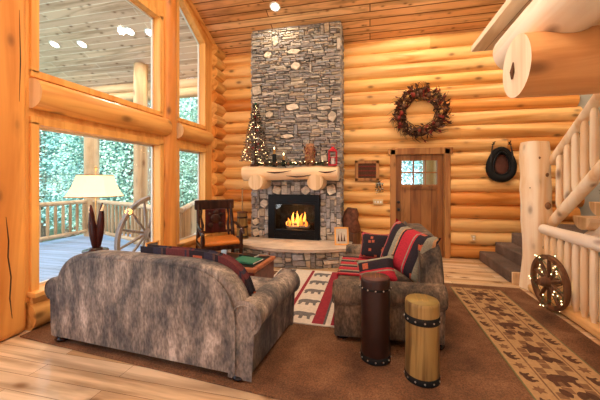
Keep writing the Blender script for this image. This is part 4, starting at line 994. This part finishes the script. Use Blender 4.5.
# ---------------------------------------------------------------- outside: deck, porch roof, trees
q = MB(); dk = [(XL-.15, -1.5), (XL-.15, 6.3), (-3.2, 6.6), (-3.2, 9.2), (-4.4, 9.2), (-4.3, 7.4), (-8.1, 7.35), (-8.1, -1.5)]
q.prism(dk, lambda x, y: (x, y, -.22), lambda x, y: (x, y, -.05)); struct(q.build('floor_deck', 'deck'))
q = slopeslab(-8.75, XL-.145, -1.5, 6.95, .2); struct(q.build('porch_roof', 'soffit'))
def porch_post(x, y, r, zt, label):
    q = MB(); q.tube([(x, y, -.05+(zt+.05)*k/5) for k in range(6)], r, 18, wob=.04, seed=x); tag(q.build('porch_post', 'postpale'), label, 'post')
porch_post(-7.75, 7.0, .19, 3.72, 'thick pale log porch post at the far corner of the deck')
porch_post(1.33, 7.3, .16, 3.2, 'tan log porch post seen through the small panes of the front door')
porch_post(-5.60, 6.42, .16, cz(6.42), 'slimmer pale log porch post on the deck seen right of the lamp shade')
for z in (3.82, 4.08-.02):
    q = MB(); rail_tube(q, (-8.7, 7.0, z), (-2.6, 7.0, z), .13, .13, z, None, 18); tag(q.build('porch_eave_beam', 'postpaleX'), ('lower' if z < 4 else 'upper')+' pale log beam along the porch eave', 'beam')
for i, (x, y) in enumerate(((-7.32, 5.64), (-6.6, 5.72), (-5.14, 5.57), (-4.69, 5.65))):
    t = thing('porch_downlight', ['leftmost', 'second from the left', 'third from the left', 'rightmost'][i]+' of the four round lamps in the porch ceiling', 'porch light', (x, y, cz(y)-.005), 0, 'porch ceiling lamps')
    q = MB(); q.lathe([(.085, -.01), (.115, -.012), (.118, .0)], seg=20); o = q.build('trim_ring', 'white', t); o.rotation_euler[0] = -math.atan(CM)
    q = MB(); q.lathe([(.085, -.012), (.01, -.016)], seg=20); o = q.build('lamp_disc', 'discl', t); o.rotation_euler[0] = -math.atan(CM)
    lamp_light(t, 'porch_beam', 'SPOT', (0, 0, -.06), 160, (1, .9, .75), .08, (0, 0, 0), R(150))
def deck_rail(label, pts, zs=None):
    t = thing('deck_railing', label, 'railing', (0, 0, 0)); zs = zs or [0]*len(pts)
    for (a, za), (c, zc_) in zip(list(zip(pts, zs)), list(zip(pts, zs))[1:]):
        q = MB(); rail_tube(q, (*a, .93+za), (*c, .93+zc_), .055, .055, a[0], None, 12); q.build('top_rail', 'postpaleX', t)
        q = MB(); rail_tube(q, (*a, .10+za), (*c, .10+zc_), .05, .05, c[0], None, 12); q.build('bottom_rail', 'postpaleX', t)
        L = math.hypot(c[0]-a[0], c[1]-a[1]); n = int(L/.19)
        for i in range(n):
            f = (i+.5)/n; x, y, z = a[0]+(c[0]-a[0])*f, a[1]+(c[1]-a[1])*f, za+(zc_-za)*f
            baluster(t, (x, y, .12+z), (x, y, .92+z), i, ('postpale',), .035)
deck_rail('long deck railing running along the left side of the deck', [(-7.75, 6.85), (-7.70, 2.4)])
deck_rail('deck railing running from the far corner post towards the window', [(-7.6, 6.95), (-5.5, 6.1), (-3.75, 5.15)])
deck_rail('deck railing seen through the narrow right-hand window', [(-3.62, 5.2), (-5.4, 8.9)])
q = MB(); q.box((-60, -20, -1.75), (20, 70, -1.7)); struct(q.build('ground', 'ground'))
def tree_mesh(kind, seed, H):
    rnd = random.Random(seed); q = MB(); h_ = []
    def f():
        z = H*(.12+.88*rnd.random()); lo = (1-z/H) if kind == 'fir' else math.sin(PI*min(1, max(.02, (z/H-.08)/.92)))**.6*.62
        r = (H*.20 if kind == 'fir' else H*.30)*lo*rnd.random()**.45; a = rnd.uniform(0, 6.28); lay = .5+.5*math.sin(z*5+a*2) if kind == 'fir' else 1
        r *= .55+.5*lay
        return (r*math.cos(a), r*math.sin(a), z), (math.cos(a), math.sin(a), rnd.uniform(-.9, .3))
    shards(q, 9000 if kind == 'fir' else 7500, f, H*.0125, 0, 1.4, rnd)
    return q
protos = []
for k, (kind, H) in enumerate((('fir', 11), ('fir', 14), ('leafy', 8), ('leafy', 10))):
    protos.append((tree_mesh(kind, k+3, H), H, kind))
rnd = random.Random(17); cache = {}; nT = 0
dirs = []
for i in range(46):
    f = i/45; u = 20+f*215; dist = rnd.choice([14, 17, 21, 26, 32])*rnd.uniform(.9, 1.1)
    r = (u-300)/300; th_ = math.atan(70/300); X = (r*math.cos(th_)-math.sin(th_)); Y = (r*math.sin(th_)+math.cos(th_)); dirs.append((X*dist, Y*dist))
for (x, y) in ((-1, 13), (.8, 12), (2.2, 14), (3.6, 12.5), (5.5, 16), (.2, 17)): dirs.append((x, y))
for i in range(7): dirs.append((-13-rnd.random()*8, -2+i*3.0+rnd.random()))
for (x, y) in dirs:
    if x > -9.8 and y < 10.5: continue
    k = rnd.choice([0, 1, 2, 3, 2, 3]); mb_, H, kind = protos[k]
    lab, grp = (('narrow pointed conifer standing in the woods outside the house', 'conifers in the woods outside') if kind == 'fir' else ('rounded haze-pale green tree standing in the woods outside the house', 'leafy trees in the woods outside'))
    if k not in cache:
        t = thing('conifer_tree' if kind == 'fir' else 'leafy_tree', lab, 'tree', (0, 0, 0), 0, grp)
        mb_.build('foliage', 'leafA' if kind == 'fir' else 'leafB', t)
        q = MB(); q.tube([(0, 0, 0), (.05, 0, H*.5), (0, 0, H*.95)], [H*.014, H*.009, .01], 7); q.build('trunk', 'bark', t); cache[k] = t
    else: t = copy_tree(cache[k])
    t.location = (x, y, -1.72); t.rotation_euler[2] = rnd.uniform(0, 6.28); s_ = rnd.uniform(.75, 1.15); t.scale = (s_, s_, s_)
